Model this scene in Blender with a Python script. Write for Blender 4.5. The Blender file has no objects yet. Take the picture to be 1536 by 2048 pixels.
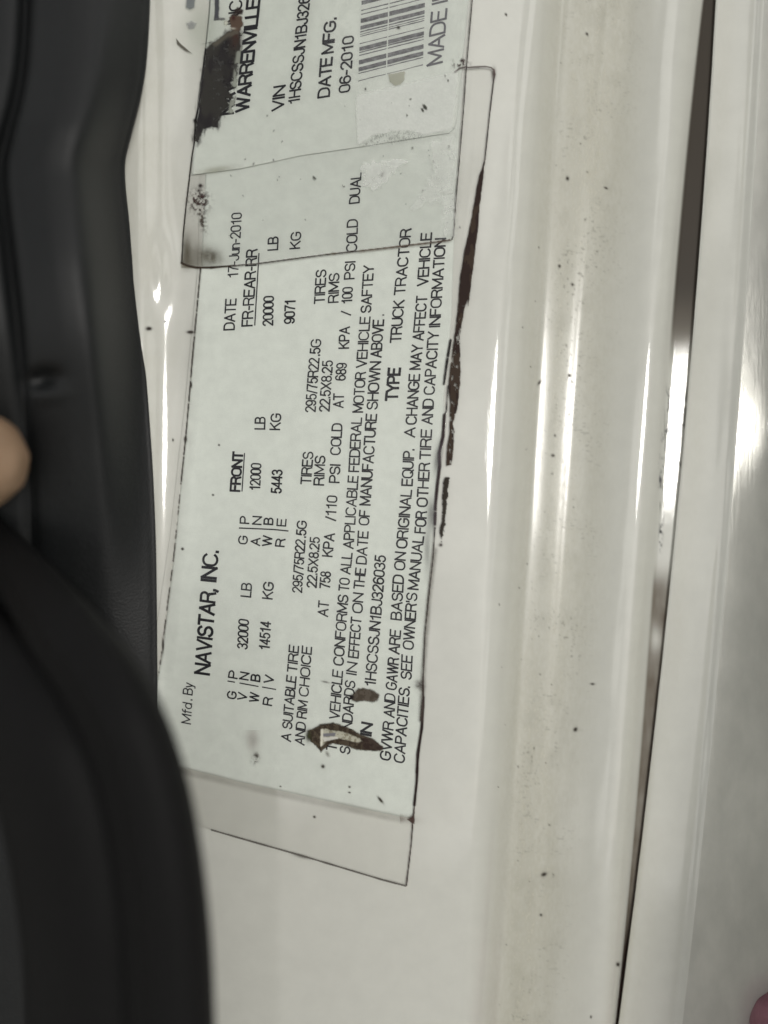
import bpy, bmesh, math, random
import numpy as np
from mathutils import Vector

scene = bpy.context.scene
COL = scene.collection
random.seed(4)

# ------------------------------------------------------------------ frame of the place
U = 0.00012                # one unit of the panel grid is 0.12 mm
TILT = math.radians(25)    # the door frame leans back a little
H0 = 1.45                  # height of the panel above the yard
DIST = 1500.0              # camera distance in panel units (180 mm)
NV = np.array([0, -math.cos(TILT), math.sin(TILT)])
UV = np.array([0, math.sin(TILT), math.cos(TILT)])
XV = np.array([1.0, 0, 0])

def W(x, y, z):
    """panel grid (x right, y down, z out of the panel) -> world metres"""
    x = np.asarray(x, float); y = np.asarray(y, float); z = np.asarray(z, float)
    x, y, z = np.broadcast_arrays(x, y, z)
    k = (DIST - z) / DIST          # grid lines spread with depth, as the tape measure was read from the camera
    x = 768 + (x - 768) * k; y = 1024 + (y - 1024) * k
    p = ((x - 768) * U)[..., None] * XV + ((1024 - y) * U)[..., None] * UV + (z * U)[..., None] * NV
    p = p + np.array([0, 0, H0])
    return p

# ------------------------------------------------------------------ camera
cam_d = bpy.data.cameras.new('camera')
cam = bpy.data.objects.new('camera', cam_d); COL.objects.link(cam)
cam_d.sensor_fit = 'VERTICAL'; cam_d.sensor_height = 36; cam_d.sensor_width = 27
cam_d.lens = 36 * DIST / 2048
cam_d.clip_start = 0.002; cam_d.clip_end = 5000
cam.location = W(768, 1024, DIST)
cam.rotation_euler = (math.pi / 2 - TILT, 0, 0)
cam_d.dof.use_dof = True
cam_d.dof.focus_distance = (DIST + 4) * U
cam_d.dof.aperture_fstop = 2.3
scene.camera = cam

# ------------------------------------------------------------------ sky and sun
ADDED_CLOUD, ADDED_CLOUD_OFF = 27.0, (3.1, 1.2, 0.4)
SUN_AZ, SUN_EL = 25.0, 28.5
world = bpy.data.worlds.new('World'); scene.world = world; world.use_nodes = True
nt = world.node_tree; nt.nodes.clear()
sky = nt.nodes.new('ShaderNodeTexSky'); sky.sky_type = 'NISHITA'; sky.sun_disc = False
sky.sun_elevation = math.radians(SUN_EL)
sd = np.array([math.sin(math.radians(SUN_AZ)) * math.cos(math.radians(SUN_EL)),
               -math.cos(math.radians(SUN_AZ)) * math.cos(math.radians(SUN_EL)), math.sin(math.radians(SUN_EL))])
sky.sun_rotation = math.atan2(sd[0], sd[1])
sky.air_density = 1.0; sky.dust_density = 2.0; sky.ozone_density = 1.0
hs = nt.nodes.new('ShaderNodeHueSaturation'); hs.inputs['Saturation'].default_value = 0.22
bg = nt.nodes.new('ShaderNodeBackground'); bg.inputs['Strength'].default_value = 0.05
wo = nt.nodes.new('ShaderNodeOutputWorld')
nt.links.new(sky.outputs[0], hs.inputs['Color'])
# broken cloud added over the whole sky, offset chosen for its reflections
tcw = nt.nodes.new('ShaderNodeTexCoord'); mpw = nt.nodes.new('ShaderNodeMapping'); mpw.inputs['Scale'].default_value = (1, 1, 1.6); mpw.inputs['Location'].default_value = ADDED_CLOUD_OFF
nz = nt.nodes.new('ShaderNodeTexNoise'); nz.inputs['Scale'].default_value = 2.6; nz.inputs['Detail'].default_value = 3.5; nz.inputs['Roughness'].default_value = .5
rp = nt.nodes.new('ShaderNodeValToRGB'); rp.color_ramp.elements[0].position = .505; rp.color_ramp.elements[1].position = .518
mxw = nt.nodes.new('ShaderNodeMix'); mxw.data_type = 'RGBA'; mxw.inputs[7].default_value = (ADDED_CLOUD, ADDED_CLOUD * .985, ADDED_CLOUD * .95, 1)
nt.links.new(tcw.outputs['Generated'], mpw.inputs[0]); nt.links.new(mpw.outputs[0], nz.inputs['Vector']); nt.links.new(nz.outputs[0], rp.inputs[0])
nt.links.new(rp.outputs[0], mxw.inputs[0]); nt.links.new(hs.outputs[0], mxw.inputs[6]); nt.links.new(mxw.outputs[2], bg.inputs[0]); nt.links.new(bg.outputs[0], wo.inputs[0])
sl = bpy.data.lights.new('sun', 'SUN'); sl.energy = 1.0; sl.angle = math.radians(10); sl.color = (1.0, 0.97, 0.92)
so = bpy.data.objects.new('sun', sl); COL.objects.link(so)
so.rotation_euler = Vector(sd).to_track_quat('Z', 'Y').to_euler(); so.location = (2, -4, 4)
scene.view_settings.view_transform = 'Standard'; scene.view_settings.look = 'None'
scene.view_settings.exposure = -0.12; scene.view_settings.gamma = 1.0
scene.cycles.max_bounces = 10; scene.cycles.transparent_max_bounces = 24
scene.cycles.sample_clamp_indirect = 4

# ------------------------------------------------------------------ numeric helpers
def ss(a, b, x):
    t = np.clip((np.asarray(x, float) - a) / (b - a), 0, 1); return t * t * (3 - 2 * t)

def _hash(ix, iy, seed):
    n = (ix.astype(np.int64) * 374761393 + iy.astype(np.int64) * 668265263 + seed * 1442695041) & 0xffffffff
    n = ((n ^ (n >> 13)) * 1274126177) & 0xffffffff
    return ((n ^ (n >> 16)) & 0xffff) / 65535.0

def vnoise(x, y, sx, sy=None, seed=0, octv=3):
    sy = sx if sy is None else sy
    x = np.asarray(x, float) / sx; y = np.asarray(y, float) / sy
    tot = 0; amp = 0.5; nrm = 0
    for o in range(octv):
        fx, fy = np.floor(x), np.floor(y); tx, ty = x - fx, y - fy
        tx = tx * tx * (3 - 2 * tx); ty = ty * ty * (3 - 2 * ty)
        ix, iy = fx.astype(int), fy.astype(int)
        v = (_hash(ix, iy, seed + o) * (1 - tx) + _hash(ix + 1, iy, seed + o) * tx) * (1 - ty) + \
            (_hash(ix, iy + 1, seed + o) * (1 - tx) + _hash(ix + 1, iy + 1, seed + o) * tx) * ty
        tot = tot + amp * v; nrm += amp; amp *= 0.55; x = x * 2.03 + 7.1; y = y * 2.03 + 3.7
    return tot / nrm

def pchip(xk, yk, x):
    xk = np.asarray(xk, float); yk = np.asarray(yk, float); x = np.asarray(x, float)
    h = np.diff(xk); d = np.diff(yk) / h
    m = np.zeros_like(yk); m[0], m[-1] = d[0], d[-1]
    for i in range(1, len(xk) - 1):
        if d[i - 1] * d[i] > 0:
            w1, w2 = 2 * h[i] + h[i - 1], h[i] + 2 * h[i - 1]
            m[i] = (w1 + w2) / (w1 / d[i - 1] + w2 / d[i])
    i = np.clip(np.searchsorted(xk, x) - 1, 0, len(xk) - 2)
    t = (x - xk[i]) / h[i]
    out = (2 * t**3 - 3 * t**2 + 1) * yk[i] + (t**3 - 2 * t**2 + t) * h[i] * m[i] + (-2 * t**3 + 3 * t**2) * yk[i + 1] + (t**3 - t**2) * h[i] * m[i + 1]
    out = np.where(x < xk[0], yk[0] + (x - xk[0]) * m[0], out)
    out = np.where(x > xk[-1], yk[-1] + (x - xk[-1]) * m[-1], out)
    return out

# ------------------------------------------------------------------ pressed steel surface of the pillar
YK = [0, 500, 850, 1350, 1700, 2048]
ANCH = {   # feature -> x at those heights
    -900: [-900] * 6, 300: [300] * 6, 430: [430] * 6,
    900: [925, 910, 900, 885, 872, 862],
    990: [1052, 1012, 990, 966, 948, 930],
    1060: [1117, 1082, 1060, 1030, 1008, 985],
    1140: [1212, 1166, 1140, 1105, 1082, 1058],
    1190: [1262, 1218, 1190, 1152, 1125, 1098],
    1265: [1350, 1312, 1278, 1245, 1218, 1196],
    1295: [1384, 1342, 1306, 1274, 1250, 1221],
    1318: [1406, 1362, 1322, 1298, 1264, 1231],
    1372: [1432, 1397, 1372, 1322, 1279, 1237.5],
    1500: [1560, 1525, 1500, 1450, 1405, 1362]}
UK = sorted(ANCH)
POLY = {}
for k in UK:
    v = ANCH[k]
    POLY[k] = np.polyfit((np.array(YK) - 1024) / 1024, v, 3) if k >= 900 else np.array([0, 0, 0, v[0]])
def anchor_x(k, y):
    yy = (np.clip(y, -350, 2400) - 1024) / 1024
    return np.polyval(POLY[k], yy)
SLOPE_U = [-900, -200, 270, 297, 316, 334, 372, 420, 500, 880, 955, 985, 994, 1018, 1038, 1054, 1064, 1076, 1105, 1130, 1139, 1147, 1160, 1200, 1240, 1262, 1274, 1290, 1303, 1314, 1322, 1330, 1372, 1500]
SLOPE_V = [0.1, 0.1, 0.0, -0.62, -0.50, -0.24, -0.12, -0.03, 0, 0.0, -0.03, -0.08, -0.30, -0.55, -0.95, -1.15, -0.65, -0.10, 0.05, 0.00, -0.22, 0.05, 0.06, 0.28, 0.40, 0.12, -0.09, -0.35, -0.95, -0.9, -0.10, 0.004, 0.008, 0.0]
_uu = np.arange(-900, 1501, 1.0)
_sl = np.interp(_uu, SLOPE_U, SLOPE_V)
_kern = np.exp(-0.5 * (np.arange(-9, 10) / 2.6) ** 2); _kern /= _kern.sum()
_sl = np.convolve(np.pad(_sl, 9, 'edge'), _kern, 'valid')
_zz = np.cumsum(_sl); _zz -= _zz[np.searchsorted(_uu, 650)]
def prof(u): return np.interp(u, _uu, _zz)

YT = np.arange(-1008, 3200, 16.0); XT = np.arange(-800, 1620, 4.0)
UT = np.zeros((len(YT), len(XT)))
for i, yy in enumerate(YT):
    UT[i] = pchip([float(anchor_x(k, yy)) for k in UK], UK, XT)
def lut(T, x, y):
    fx = np.clip((np.asarray(x, float) - XT[0]) / 4.0, 0, len(XT) - 1.001); fy = np.clip((np.asarray(y, float) - YT[0]) / 16.0, 0, len(YT) - 1.001)
    ix, iy = fx.astype(int), fy.astype(int); tx, ty = fx - ix, fy - iy
    return (T[iy, ix] * (1 - tx) + T[iy, ix + 1] * tx) * (1 - ty) + (T[iy + 1, ix] * (1 - tx) + T[iy + 1, ix + 1] * tx) * ty
def gauss(x, y, cx, cy, rx, ry, a=0.0):
    c, s = math.cos(a), math.sin(a); dx, dy = x - cx, y - cy
    return np.exp(-(((dx * c + dy * s) / rx) ** 2 + ((-dx * s + dy * c) / ry) ** 2))
def bumps(x, y):
    x = np.asarray(x, float); y = np.asarray(y, float)
    z = 1.6 * (vnoise(x, y, 330, 420, 3, 1) - .5) + 0.35 * (vnoise(x, y, 90, 150, 9, 1) - .5)
    z = z + .42 * (vnoise(x, y, 34, 130, 51, 1) - .5) * ss(930, 970, x) + .5 * (vnoise(x, y, 26, 170, 53, 1) - .5) * (1 - ss(340, 400, x))
    z = z + 7.5 * gauss(x, y, 322, 545, 18, 70) + 0.8 * gauss(x, y, 338, 600, 18, 40)
    return z
def S(x, y):
    return prof(lut(UT, x, y)) + bumps(x, y)

# second sheet (outer panel), lies over the first
def edge2(y): return anchor_x(1372, y) + 0.6 * (vnoise(np.asarray(y, float), 0 * np.asarray(y, float), 60, 60, 5, 2) - .5)
CR = np.polyfit((np.array(YK) - 1024) / 1024, [1510, 1488, 1452, 1418, 1390, 1346], 3)
def crease(y): return np.polyval(CR, (np.clip(y, -350, 2400) - 1024) / 1024)
V2 = [-1, 0, 6, 70, 82, 88, 92, 97, 103, 110, 165, 250, 350, 500]
S2V = [0.9, 0.5, 0.12, 0.10, 0.0, -0.06, 0.10, 0.42, 0.34, 0.02, 0.038, 0.06, .06, .05]
_vv = np.arange(-1, 501, 0.5); _s2 = np.interp(_vv, V2, S2V)
_s2[8:] = np.convolve(np.pad(_s2, 6, 'edge'), np.ones(13) / 13, 'valid')[8:]
_z2 = np.minimum(np.cumsum(_s2) * 0.5, 1e9)
def v2x(v, y):
    e, c = edge2(y), crease(y)
    return np.where(v < 92, e + (c - e) * v / 92.0, c + (v - 92))

# ------------------------------------------------------------------ materials
def mat(name):
    m = bpy.data.materials.new(name); m.use_nodes = True; t = m.node_tree; t.nodes.clear()
    o = t.nodes.new('ShaderNodeOutputMaterial'); return m, t, o
def N(t, kind, **kw):
    n = t.nodes.new(kind)
    for k, v in kw.items():
        if k.startswith('i_'): n.inputs[k[2:].replace('_', ' ')].default_value = v
        else: setattr(n, k, v)
    return n
def attr(t, name): return N(t, 'ShaderNodeAttribute', attribute_name=name)
def noise_node(t, vec, scale, detail=3, rough=.55, stretch=None):
    n = N(t, 'ShaderNodeTexNoise'); n.inputs['Scale'].default_value = scale; n.inputs['Detail'].default_value = detail; n.inputs['Roughness'].default_value = rough
    if stretch:
        mp = N(t, 'ShaderNodeMapping'); mp.inputs['Scale'].default_value = stretch
        t.links.new(vec, mp.inputs[0]); vec = mp.outputs[0]
    t.links.new(vec, n.inputs['Vector']); return n
def ramp(t, src, stops):
    r = N(t, 'ShaderNodeValToRGB'); e = r.color_ramp.elements
    while len(e) < len(stops): e.new(0.5)
    for k, (p, c) in enumerate(stops):
        e[k].position = p; e[k].color = c if len(c) == 4 else (*c, 1)
    t.links.new(src, r.inputs[0]); return r
def mixc(t, fac, a, b):
    m = N(t, 'ShaderNodeMix', data_type='RGBA')
    for s, v in ((0, fac), (6, a), (7, b)):
        if hasattr(v, 'is_linked'): t.links.new(v, m.inputs[s])
        else: m.inputs[s].default_value = v if s == 0 else (*v, 1)
    return m.outputs[2]

def paint(name, base, dirtcol):
    """glossy white coach paint; attribute dirt = (grime, brown, speck), brown and speck also hold painted seam shade"""
    m, t, o = mat(name); b = N(t, 'ShaderNodeBsdfPrincipled')
    px = attr(t, 'px'); d = attr(t, 'dirt'); sp = N(t, 'ShaderNodeSeparateXYZ'); t.links.new(d.outputs['Vector'], sp.inputs[0])
    n1 = noise_node(t, px.outputs['Vector'], 0.02, 4, .6)
    n2 = noise_node(t, px.outputs['Vector'], 0.16, 5, .7, (1, 0.35, 1))
    n3 = noise_node(t, px.outputs['Vector'], 0.9, 2, .6)
    r1 = ramp(t, n1.outputs[0], [(.3, tuple(c * .965 for c in base)), (.7, tuple(min(1, c * 1.02) for c in base))])
    # grime with smear grain
    g = N(t, 'ShaderNodeMath', operation='MULTIPLY'); r2 = ramp(t, n2.outputs[0], [(.30, (.55,) * 3), (.70, (1,) * 3)])
    t.links.new(sp.outputs[0], g.inputs[0]); t.links.new(r2.outputs[0], g.inputs[1])
    c = mixc(t, g.outputs[0], r1.outputs[0], dirtcol)
    c = mixc(t, sp.outputs[1], c, (0.115, 0.088, 0.060))
    cs = N(t, 'ShaderNodeMath', operation='ADD'); t.links.new(sp.outputs[1], cs.inputs[0]); t.links.new(sp.outputs[2], cs.inputs[1])
    cw = N(t, 'ShaderNodeMath', operation='SUBTRACT', use_clamp=True); cw.inputs[0].default_value = 1; t.links.new(cs.outputs[0], cw.inputs[1]); t.links.new(cw.outputs[0], b.inputs['Coat Weight'])
    c = mixc(t, sp.outputs[2], c, (0.035, 0.028, 0.022))
    r3 = ramp(t, n3.outputs[0], [(.0, (.0,) * 3), (1, (1,) * 3)])
    t.links.new(c, b.inputs['Base Color'])
    b.inputs['Roughness'].default_value = 0.42
    b.inputs['Specular IOR Level'].default_value = 0.12
    b.inputs['Coat Weight'].default_value = 1.0; b.inputs['Coat IOR'].default_value = 1.75
    cr = N(t, 'ShaderNodeMath', operation='MULTIPLY_ADD'); cr.inputs[1].default_value = 0.38; cr.inputs[2].default_value = 0.028
    t.links.new(g.outputs[0], cr.inputs[0]); t.links.new(cr.outputs[0], b.inputs['Coat Roughness'])
    bp = N(t, 'ShaderNodeBump'); bp.inputs['Strength'].default_value = 0.045; bp.inputs['Distance'].default_value = 0.0002
    n4 = noise_node(t, px.outputs['Vector'], 0.25, 3, .6, (1, 0.12, 1)); t.links.new(n4.outputs[0], bp.inputs['Height'])
    t.links.new(bp.outputs[0], b.inputs['Coat Normal'])
    t.links.new(b.outputs[0], o.inputs[0]); return m

def paper_mat(name, base, rough=.45):
    m, t, o = mat(name); b = N(t, 'ShaderNodeBsdfPrincipled'); px = attr(t, 'px')
    n1 = noise_node(t, px.outputs['Vector'], 0.035, 5, .65); n2 = noise_node(t, px.outputs['Vector'], 0.5, 2, .6)
    r1 = ramp(t, n1.outputs[0], [(.3, tuple(c * .93 for c in base)), (.7, tuple(min(1, c * 1.03) for c in base))])
    r2 = ramp(t, n2.outputs[0], [(.2, (.93,) * 3), (.5, (1,) * 3)])
    mx = N(t, 'ShaderNodeMix', data_type='RGBA', blend_type='MULTIPLY'); mx.inputs[0].default_value = 1
    t.links.new(r1.outputs[0], mx.inputs[6]); t.links.new(r2.outputs[0], mx.inputs[7])
    t.links.new(mx.outputs[2], b.inputs['Base Color']); b.inputs['Roughness'].default_value = rough
    b.inputs['Specular IOR Level'].default_value = .25
    t.links.new(b.outputs[0], o.inputs[0]); return m

def film_mat(name, tint, ior=1.5, rough=0.05, haze=0.0):
    m, t, o = mat(name); tr = N(t, 'ShaderNodeBsdfTransparent'); tr.inputs[0].default_value = (*tint, 1)
    gl = N(t, 'ShaderNodeBsdfAnisotropic') if False else N(t, 'ShaderNodeBsdfGlossy'); gl.inputs['Roughness'].default_value = rough
    px = attr(t, 'px'); n = noise_node(t, px.outputs['Vector'], 0.03, 4, .6); n5 = noise_node(t, px.outputs['Vector'], 0.3, 3, .6)
    bp = N(t, 'ShaderNodeBump'); bp.inputs['Strength'].default_value = .10; bp.inputs['Distance'].default_value = .0006; t.links.new(n.outputs[0], bp.inputs['Height'])
    t.links.new(bp.outputs[0], gl.inputs['Normal'])
    rr = ramp(t, n5.outputs[0], [(.35, (rough * .6,) * 3), (.75, (rough * 2.6,) * 3)]); t.links.new(rr.outputs[0], gl.inputs['Roughness'])
    f = N(t, 'ShaderNodeFresnel'); f.inputs['IOR'].default_value = ior; t.links.new(bp.outputs[0], f.inputs['Normal'])
    mx = N(t, 'ShaderNodeMixShader'); t.links.new(f.outputs[0], mx.inputs[0]); t.links.new(tr.outputs[0], mx.inputs[1]); t.links.new(gl.outputs[0], mx.inputs[2])
    t.links.new(mx.outputs[0], o.inputs[0]); return m

def simple(name, col, rough=.5, spec=.5, grain=0.0, coat=0.0):
    m, t, o = mat(name); b = N(t, 'ShaderNodeBsdfPrincipled')
    tc = N(t, 'ShaderNodeTexCoord'); n = noise_node(t, tc.outputs['Object'], 900, 4, .6)
    r = ramp(t, n.outputs[0], [(.3, tuple(c * .8 for c in col)), (.7, tuple(min(1, c * 1.15) for c in col))])
    t.links.new(r.outputs[0], b.inputs['Base Color']); b.inputs['Roughness'].default_value = rough; b.inputs['Specular IOR Level'].default_value = spec
    b.inputs['Coat Weight'].default_value = coat
    if grain:
        v = N(t, 'ShaderNodeTexVoronoi'); v.inputs['Scale'].default_value = 2300; t.links.new(tc.outputs['Object'], v.inputs['Vector'])
        bp = N(t, 'ShaderNodeBump'); bp.inputs['Strength'].default_value = grain; bp.inputs['Distance'].default_value = .0004
        t.links.new(v.outputs['Distance'], bp.inputs['Height']); t.links.new(bp.outputs[0], b.inputs['Normal'])
    t.links.new(b.outputs[0], o.inputs[0]); return m

def decal_mat():  # grime material, shared by the painted film glare and edge shade
    m, t, o = mat('grime'); a = attr(t, 'rgba'); d = N(t, 'ShaderNodeBsdfPrincipled'); d.inputs['Roughness'].default_value = .6; d.inputs['Specular IOR Level'].default_value = .12
    tr = N(t, 'ShaderNodeBsdfTransparent'); mx = N(t, 'ShaderNodeMixShader')
    t.links.new(a.outputs['Color'], d.inputs['Base Color']); t.links.new(a.outputs['Alpha'], mx.inputs[0])
    t.links.new(tr.outputs[0], mx.inputs[1]); t.links.new(d.outputs[0], mx.inputs[2]); t.links.new(mx.outputs[0], o.inputs[0]); return m

M_PAINT = paint('white_paint', (0.655, 0.66, 0.605), (0.43, 0.415, 0.315))
M_PAPER = paper_mat('label_paper', (0.73, 0.765, 0.71))
M_FILM = film_mat('clear_film', (1, 1, 1), 1.30, .05)
M_FILM2 = film_mat('clear_film_upper', (1, 1, 1), 1.58, .04)
M_INK = simple('black_ink', (0.018, 0.018, 0.022), .45, .3)
M_INKG = simple('faded_ink', (0.085, 0.085, 0.10), .5, .3)
M_GRIME_GLARE = decal_mat()
M_SEAL = simple('black_rubber', (0.006, 0.006, 0.0062), .62, .14)
M_TRIM = simple('black_grained_vinyl', (0.007, 0.008, 0.0085), .48, .36, .14)

# ------------------------------------------------------------------ object helpers
def link(name, me, m=None, parent=None, smooth=True):
    o = bpy.data.objects.new(name, me); COL.objects.link(o)
    if m: me.materials.append(m)
    if parent: o.parent = parent
    if smooth:
        me.polygons.foreach_set('use_smooth', np.ones(len(me.polygons), bool))
    return o
def meta(o, label=None, cat=None, group=None, kind=None):
    for k, v in (('label', label), ('category', cat), ('group', group), ('kind', kind)):
        if v: o[k] = v
    return o
def empty(name, label, cat, group=None):
    o = bpy.data.objects.new(name, None); COL.objects.link(o); o.empty_display_size = .01; meta(o, label, cat, group); return o
def grid_mesh(name, X, Y, Z, attrs=None, flip=False, hide=None):
    r, c = X.shape; P = W(X, Y, Z).reshape(-1, 3)
    I = np.arange(r * c).reshape(r, c)
    q = np.stack([I[:-1, :-1], I[1:, :-1], I[1:, 1:], I[:-1, 1:]], -1).reshape(-1, 4)
    if hide is not None:
        keep = (~hide).reshape(-1)[q].any(1) if hide.shape == X.shape else None
        q = q[keep]
    if flip: q = q[:, ::-1]
    me = bpy.data.meshes.new(name)
    me.vertices.add(len(P)); me.vertices.foreach_set('co', P.astype(np.float32).ravel())
    me.loops.add(q.size); me.loops.foreach_set('vertex_index', q.ravel().astype(np.int32))
    me.polygons.add(len(q)); me.polygons.foreach_set('loop_start', np.arange(0, q.size, 4, dtype=np.int32))
    me.update(calc_edges=True)
    a = me.attributes.new('px', 'FLOAT_VECTOR', 'POINT')
    a.data.foreach_set('vector', np.stack([X, Y, 0 * X], -1).astype(np.float32).ravel())
    for k, v in (attrs or {}).items():
        if v.shape[-1] == 3:
            a = me.attributes.new(k, 'FLOAT_VECTOR', 'POINT'); a.data.foreach_set('vector', v.astype(np.float32).ravel())
        else:
            a = me.attributes.new(k, 'FLOAT_COLOR', 'POINT'); a.data.foreach_set('color', v.astype(np.float32).ravel())
    me.validate(); return me

def resample(pts, n):
    p = np.array(pts, float); d = np.r_[0, np.cumsum(np.hypot(*np.diff(p, axis=0).T))]
    t = np.linspace(0, d[-1], n); return np.stack([np.interp(t, d, p[:, 0]), np.interp(t, d, p[:, 1])], -1)
def coons(left, right, top, bottom, nr, nc):
    """left/right run top to bottom, top/bottom run left to right"""
    L, R, T, B = resample(left, nr), resample(right, nr), resample(top, nc), resample(bottom, nc)
    v = np.linspace(0, 1, nr)[:, None, None]; u = np.linspace(0, 1, nc)[None, :, None]
    return (1 - u) * L[:, None] + u * R[:, None] + (1 - v) * T[None] + v * B[None] - ((1 - u) * (1 - v) * L[0] + u * (1 - v) * R[0] + (1 - u) * v * L[-1] + u * v * R[-1])
def sheet(name, P, off, m, parent, thick=0.5, fn=None):
    X, Y = P[..., 0], P[..., 1]
    Z = S(X, Y) + off + (fn(X, Y) if fn else 0)
    # edges turn down to the surface so that the sheet has a body
    X2 = np.pad(X, 1, 'edge'); Y2 = np.pad(Y, 1, 'edge'); Z2 = np.pad(Z, 1, 'edge')
    Z2[0] -= thick; Z2[-1] -= thick; Z2[:, 0] -= thick; Z2[:, -1] -= thick
    return link(name, grid_mesh(name, X2, Y2, Z2), m, parent)

def polydist(X, Y, poly):
    """signed distance, positive inside"""
    p = np.array(poly, float); d = np.full(X.shape, 1e9); ins = np.zeros(X.shape, bool)
    for a, b in zip(p, np.roll(p, -1, 0)):
        e = b - a; t = np.clip(((X - a[0]) * e[0] + (Y - a[1]) * e[1]) / max(1e-9, e @ e), 0, 1)
        d = np.minimum(d, np.hypot(X - a[0] - t * e[0], Y - a[1] - t * e[1]))
        c = ((a[1] > Y) != (b[1] > Y)); xx = a[0] + (Y - a[1]) * e[0] / (e[1] if e[1] else 1e-9)
        ins ^= c & (X < xx)
    return np.where(ins, d, -d)
def linedist(X, Y, pts):
    """distance to an open polyline and the position along it"""
    p = np.array(pts, float); d = np.full(X.shape, 1e9); s = np.zeros(X.shape); acc = 0
    for a, b in zip(p[:-1], p[1:]):
        e = b - a; L = math.hypot(*e); t = np.clip(((X - a[0]) * e[0] + (Y - a[1]) * e[1]) / max(1e-9, e @ e), 0, 1)
        dd = np.hypot(X - a[0] - t * e[0], Y - a[1] - t * e[1]); s = np.where(dd < d, acc + t * L, s); d = np.minimum(d, dd); acc += L
    return d, s
class Layer:
    def __init__(self, X, Y):
        self.X, self.Y = X, Y; self.c = np.zeros(X.shape + (3,)); self.a = np.zeros(X.shape)
    def put(self, al, col):
        al = np.clip(al, 0, 1); col = np.broadcast_to(np.asarray(col, float), self.c.shape)
        out = al + self.a * (1 - al)
        self.c = np.where(out[..., None] > 1e-6, (col * al[..., None] + self.c * (self.a * (1 - al))[..., None]) / np.maximum(out, 1e-6)[..., None], col)
        self.a = out
def poly_a(X, Y, poly, soft=2.0, namp=3.0, ns=9, seed=1, nsy=None):
    return ss(-soft, soft, polydist(X, Y, poly) + namp * 2 * (vnoise(X, Y, ns, nsy, seed, 4) - .5))
def decal(name, box, fn, off, parent, step=1.6, hfn=None):
    x0, y0, x1, y1 = box
    X, Y = np.meshgrid(np.linspace(x0, x1, max(2, int((x1 - x0) / step))), np.linspace(y0, y1, max(2, int((y1 - y0) / step))))
    L = Layer(X, Y); fn(L, X, Y)
    Z = S(X, Y) + off + (hfn(X, Y) if hfn else 0)
    me = grid_mesh(name, X, Y, Z, {'rgba': np.concatenate([L.c, L.a[..., None]], -1)}, hide=(L.a < .012))
    return link(name, me, M_GRIME_GLARE, parent)

# ------------------------------------------------------------------ ground (bounces light up onto the cab)
gm, t, o_ = mat('concrete_yard'); b = N(t, 'ShaderNodeBsdfPrincipled'); tc = N(t, 'ShaderNodeTexCoord')
n = noise_node(t, tc.outputs['Object'], 2.0, 6, .6); r = ramp(t, n.outputs[0], [(.3, (.34, .335, .31)), (.7, (.48, .47, .44))])
t.links.new(r.outputs[0], b.inputs['Base Color']); b.inputs['Roughness'].default_value = .85; t.links.new(b.outputs[0], o_.inputs[0])
me = bpy.data.meshes.new('ground'); q = 1500
me.from_pydata([(-q, -q, 0), (q, -q, 0), (q, q, 0), (-q, q, 0)], [], [(0, 1, 2, 3)])
meta(link('ground', me, gm, smooth=False), kind='structure')

# ------------------------------------------------------------------ the door frame: two sheets of painted steel
frame = empty('truck_door_frame', 'white painted steel door frame of a truck with long pressed ridges and a dirty seam', 'door frame')
us = np.unique(np.r_[np.arange(-900, 200, 60), np.arange(200, 440, 6), np.arange(440, 900, 14), np.arange(900, 1250, 4.5), np.arange(1250, 1345, 1.6), np.arange(1345, 1500, 14)])
ys = np.r_[np.arange(-950, -100, 25.0), np.arange(-100, 2151, 10.0), np.arange(2175, 3101, 25.0)]
Xg = np.zeros((len(ys), len(us)))
for i, yy in enumerate(ys):
    Xg[i] = pchip(UK, [float(anchor_x(k, yy)) for k in UK], us)
Ug = np.broadcast_to(us, Xg.shape); Yg = np.broadcast_to(ys[:, None], Xg.shape)
Zg = prof(Ug) + bumps(Xg, Yg)
gr = ss(1000, 1105, Ug) * (1 - ss(1150, 1270, Ug)) * (.45 + .5 * vnoise(Xg, Yg, 40, 300, 21))
gr = gr + .5 * ss(1262, 1290, Ug) * (1 - ss(1300, 1312, Ug)) * ss(900, 1300, Yg) * .4
gr += .45 * (1 - ss(300, 400, Xg)) * vnoise(Xg, Yg, 60, 60, 22)
gap = ss(1312, 1322, Ug)
brown = gap * (ss(1110, 1190, Yg) * (.72 + .25 * vnoise(Xg, Yg, 14, 40, 8)) + (1 - ss(640, 760, Yg)) * .8)  # brown dirt low down; the upper part paints in the seam's shade
brown = brown * (1 - .75 * gauss(Xg, Yg, 1312, 1278, 12, 26))
sp = gap * .7 * (vnoise(Xg, Yg, 3, 30, 31, 2) > .68) * ss(760, 800, Yg) * (1 - ss(1000, 1060, Yg)) + gap * (1 - ss(560, 740, Yg)) * .85 + .8 * ss(1296, 1312, Ug) * ss(1700, 1950, Yg) * gap  # dark specks, plus painted shade in the upper gap
me = grid_mesh('inner_panel', Xg, Yg, Zg, {'dirt': np.stack([np.clip(gr, 0, 1), np.clip(brown, 0, 1), sp], -1)})  # brown and speck channels of dirt also hold the painted seam shade
link('inner_panel', me, M_PAINT, frame)

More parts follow.
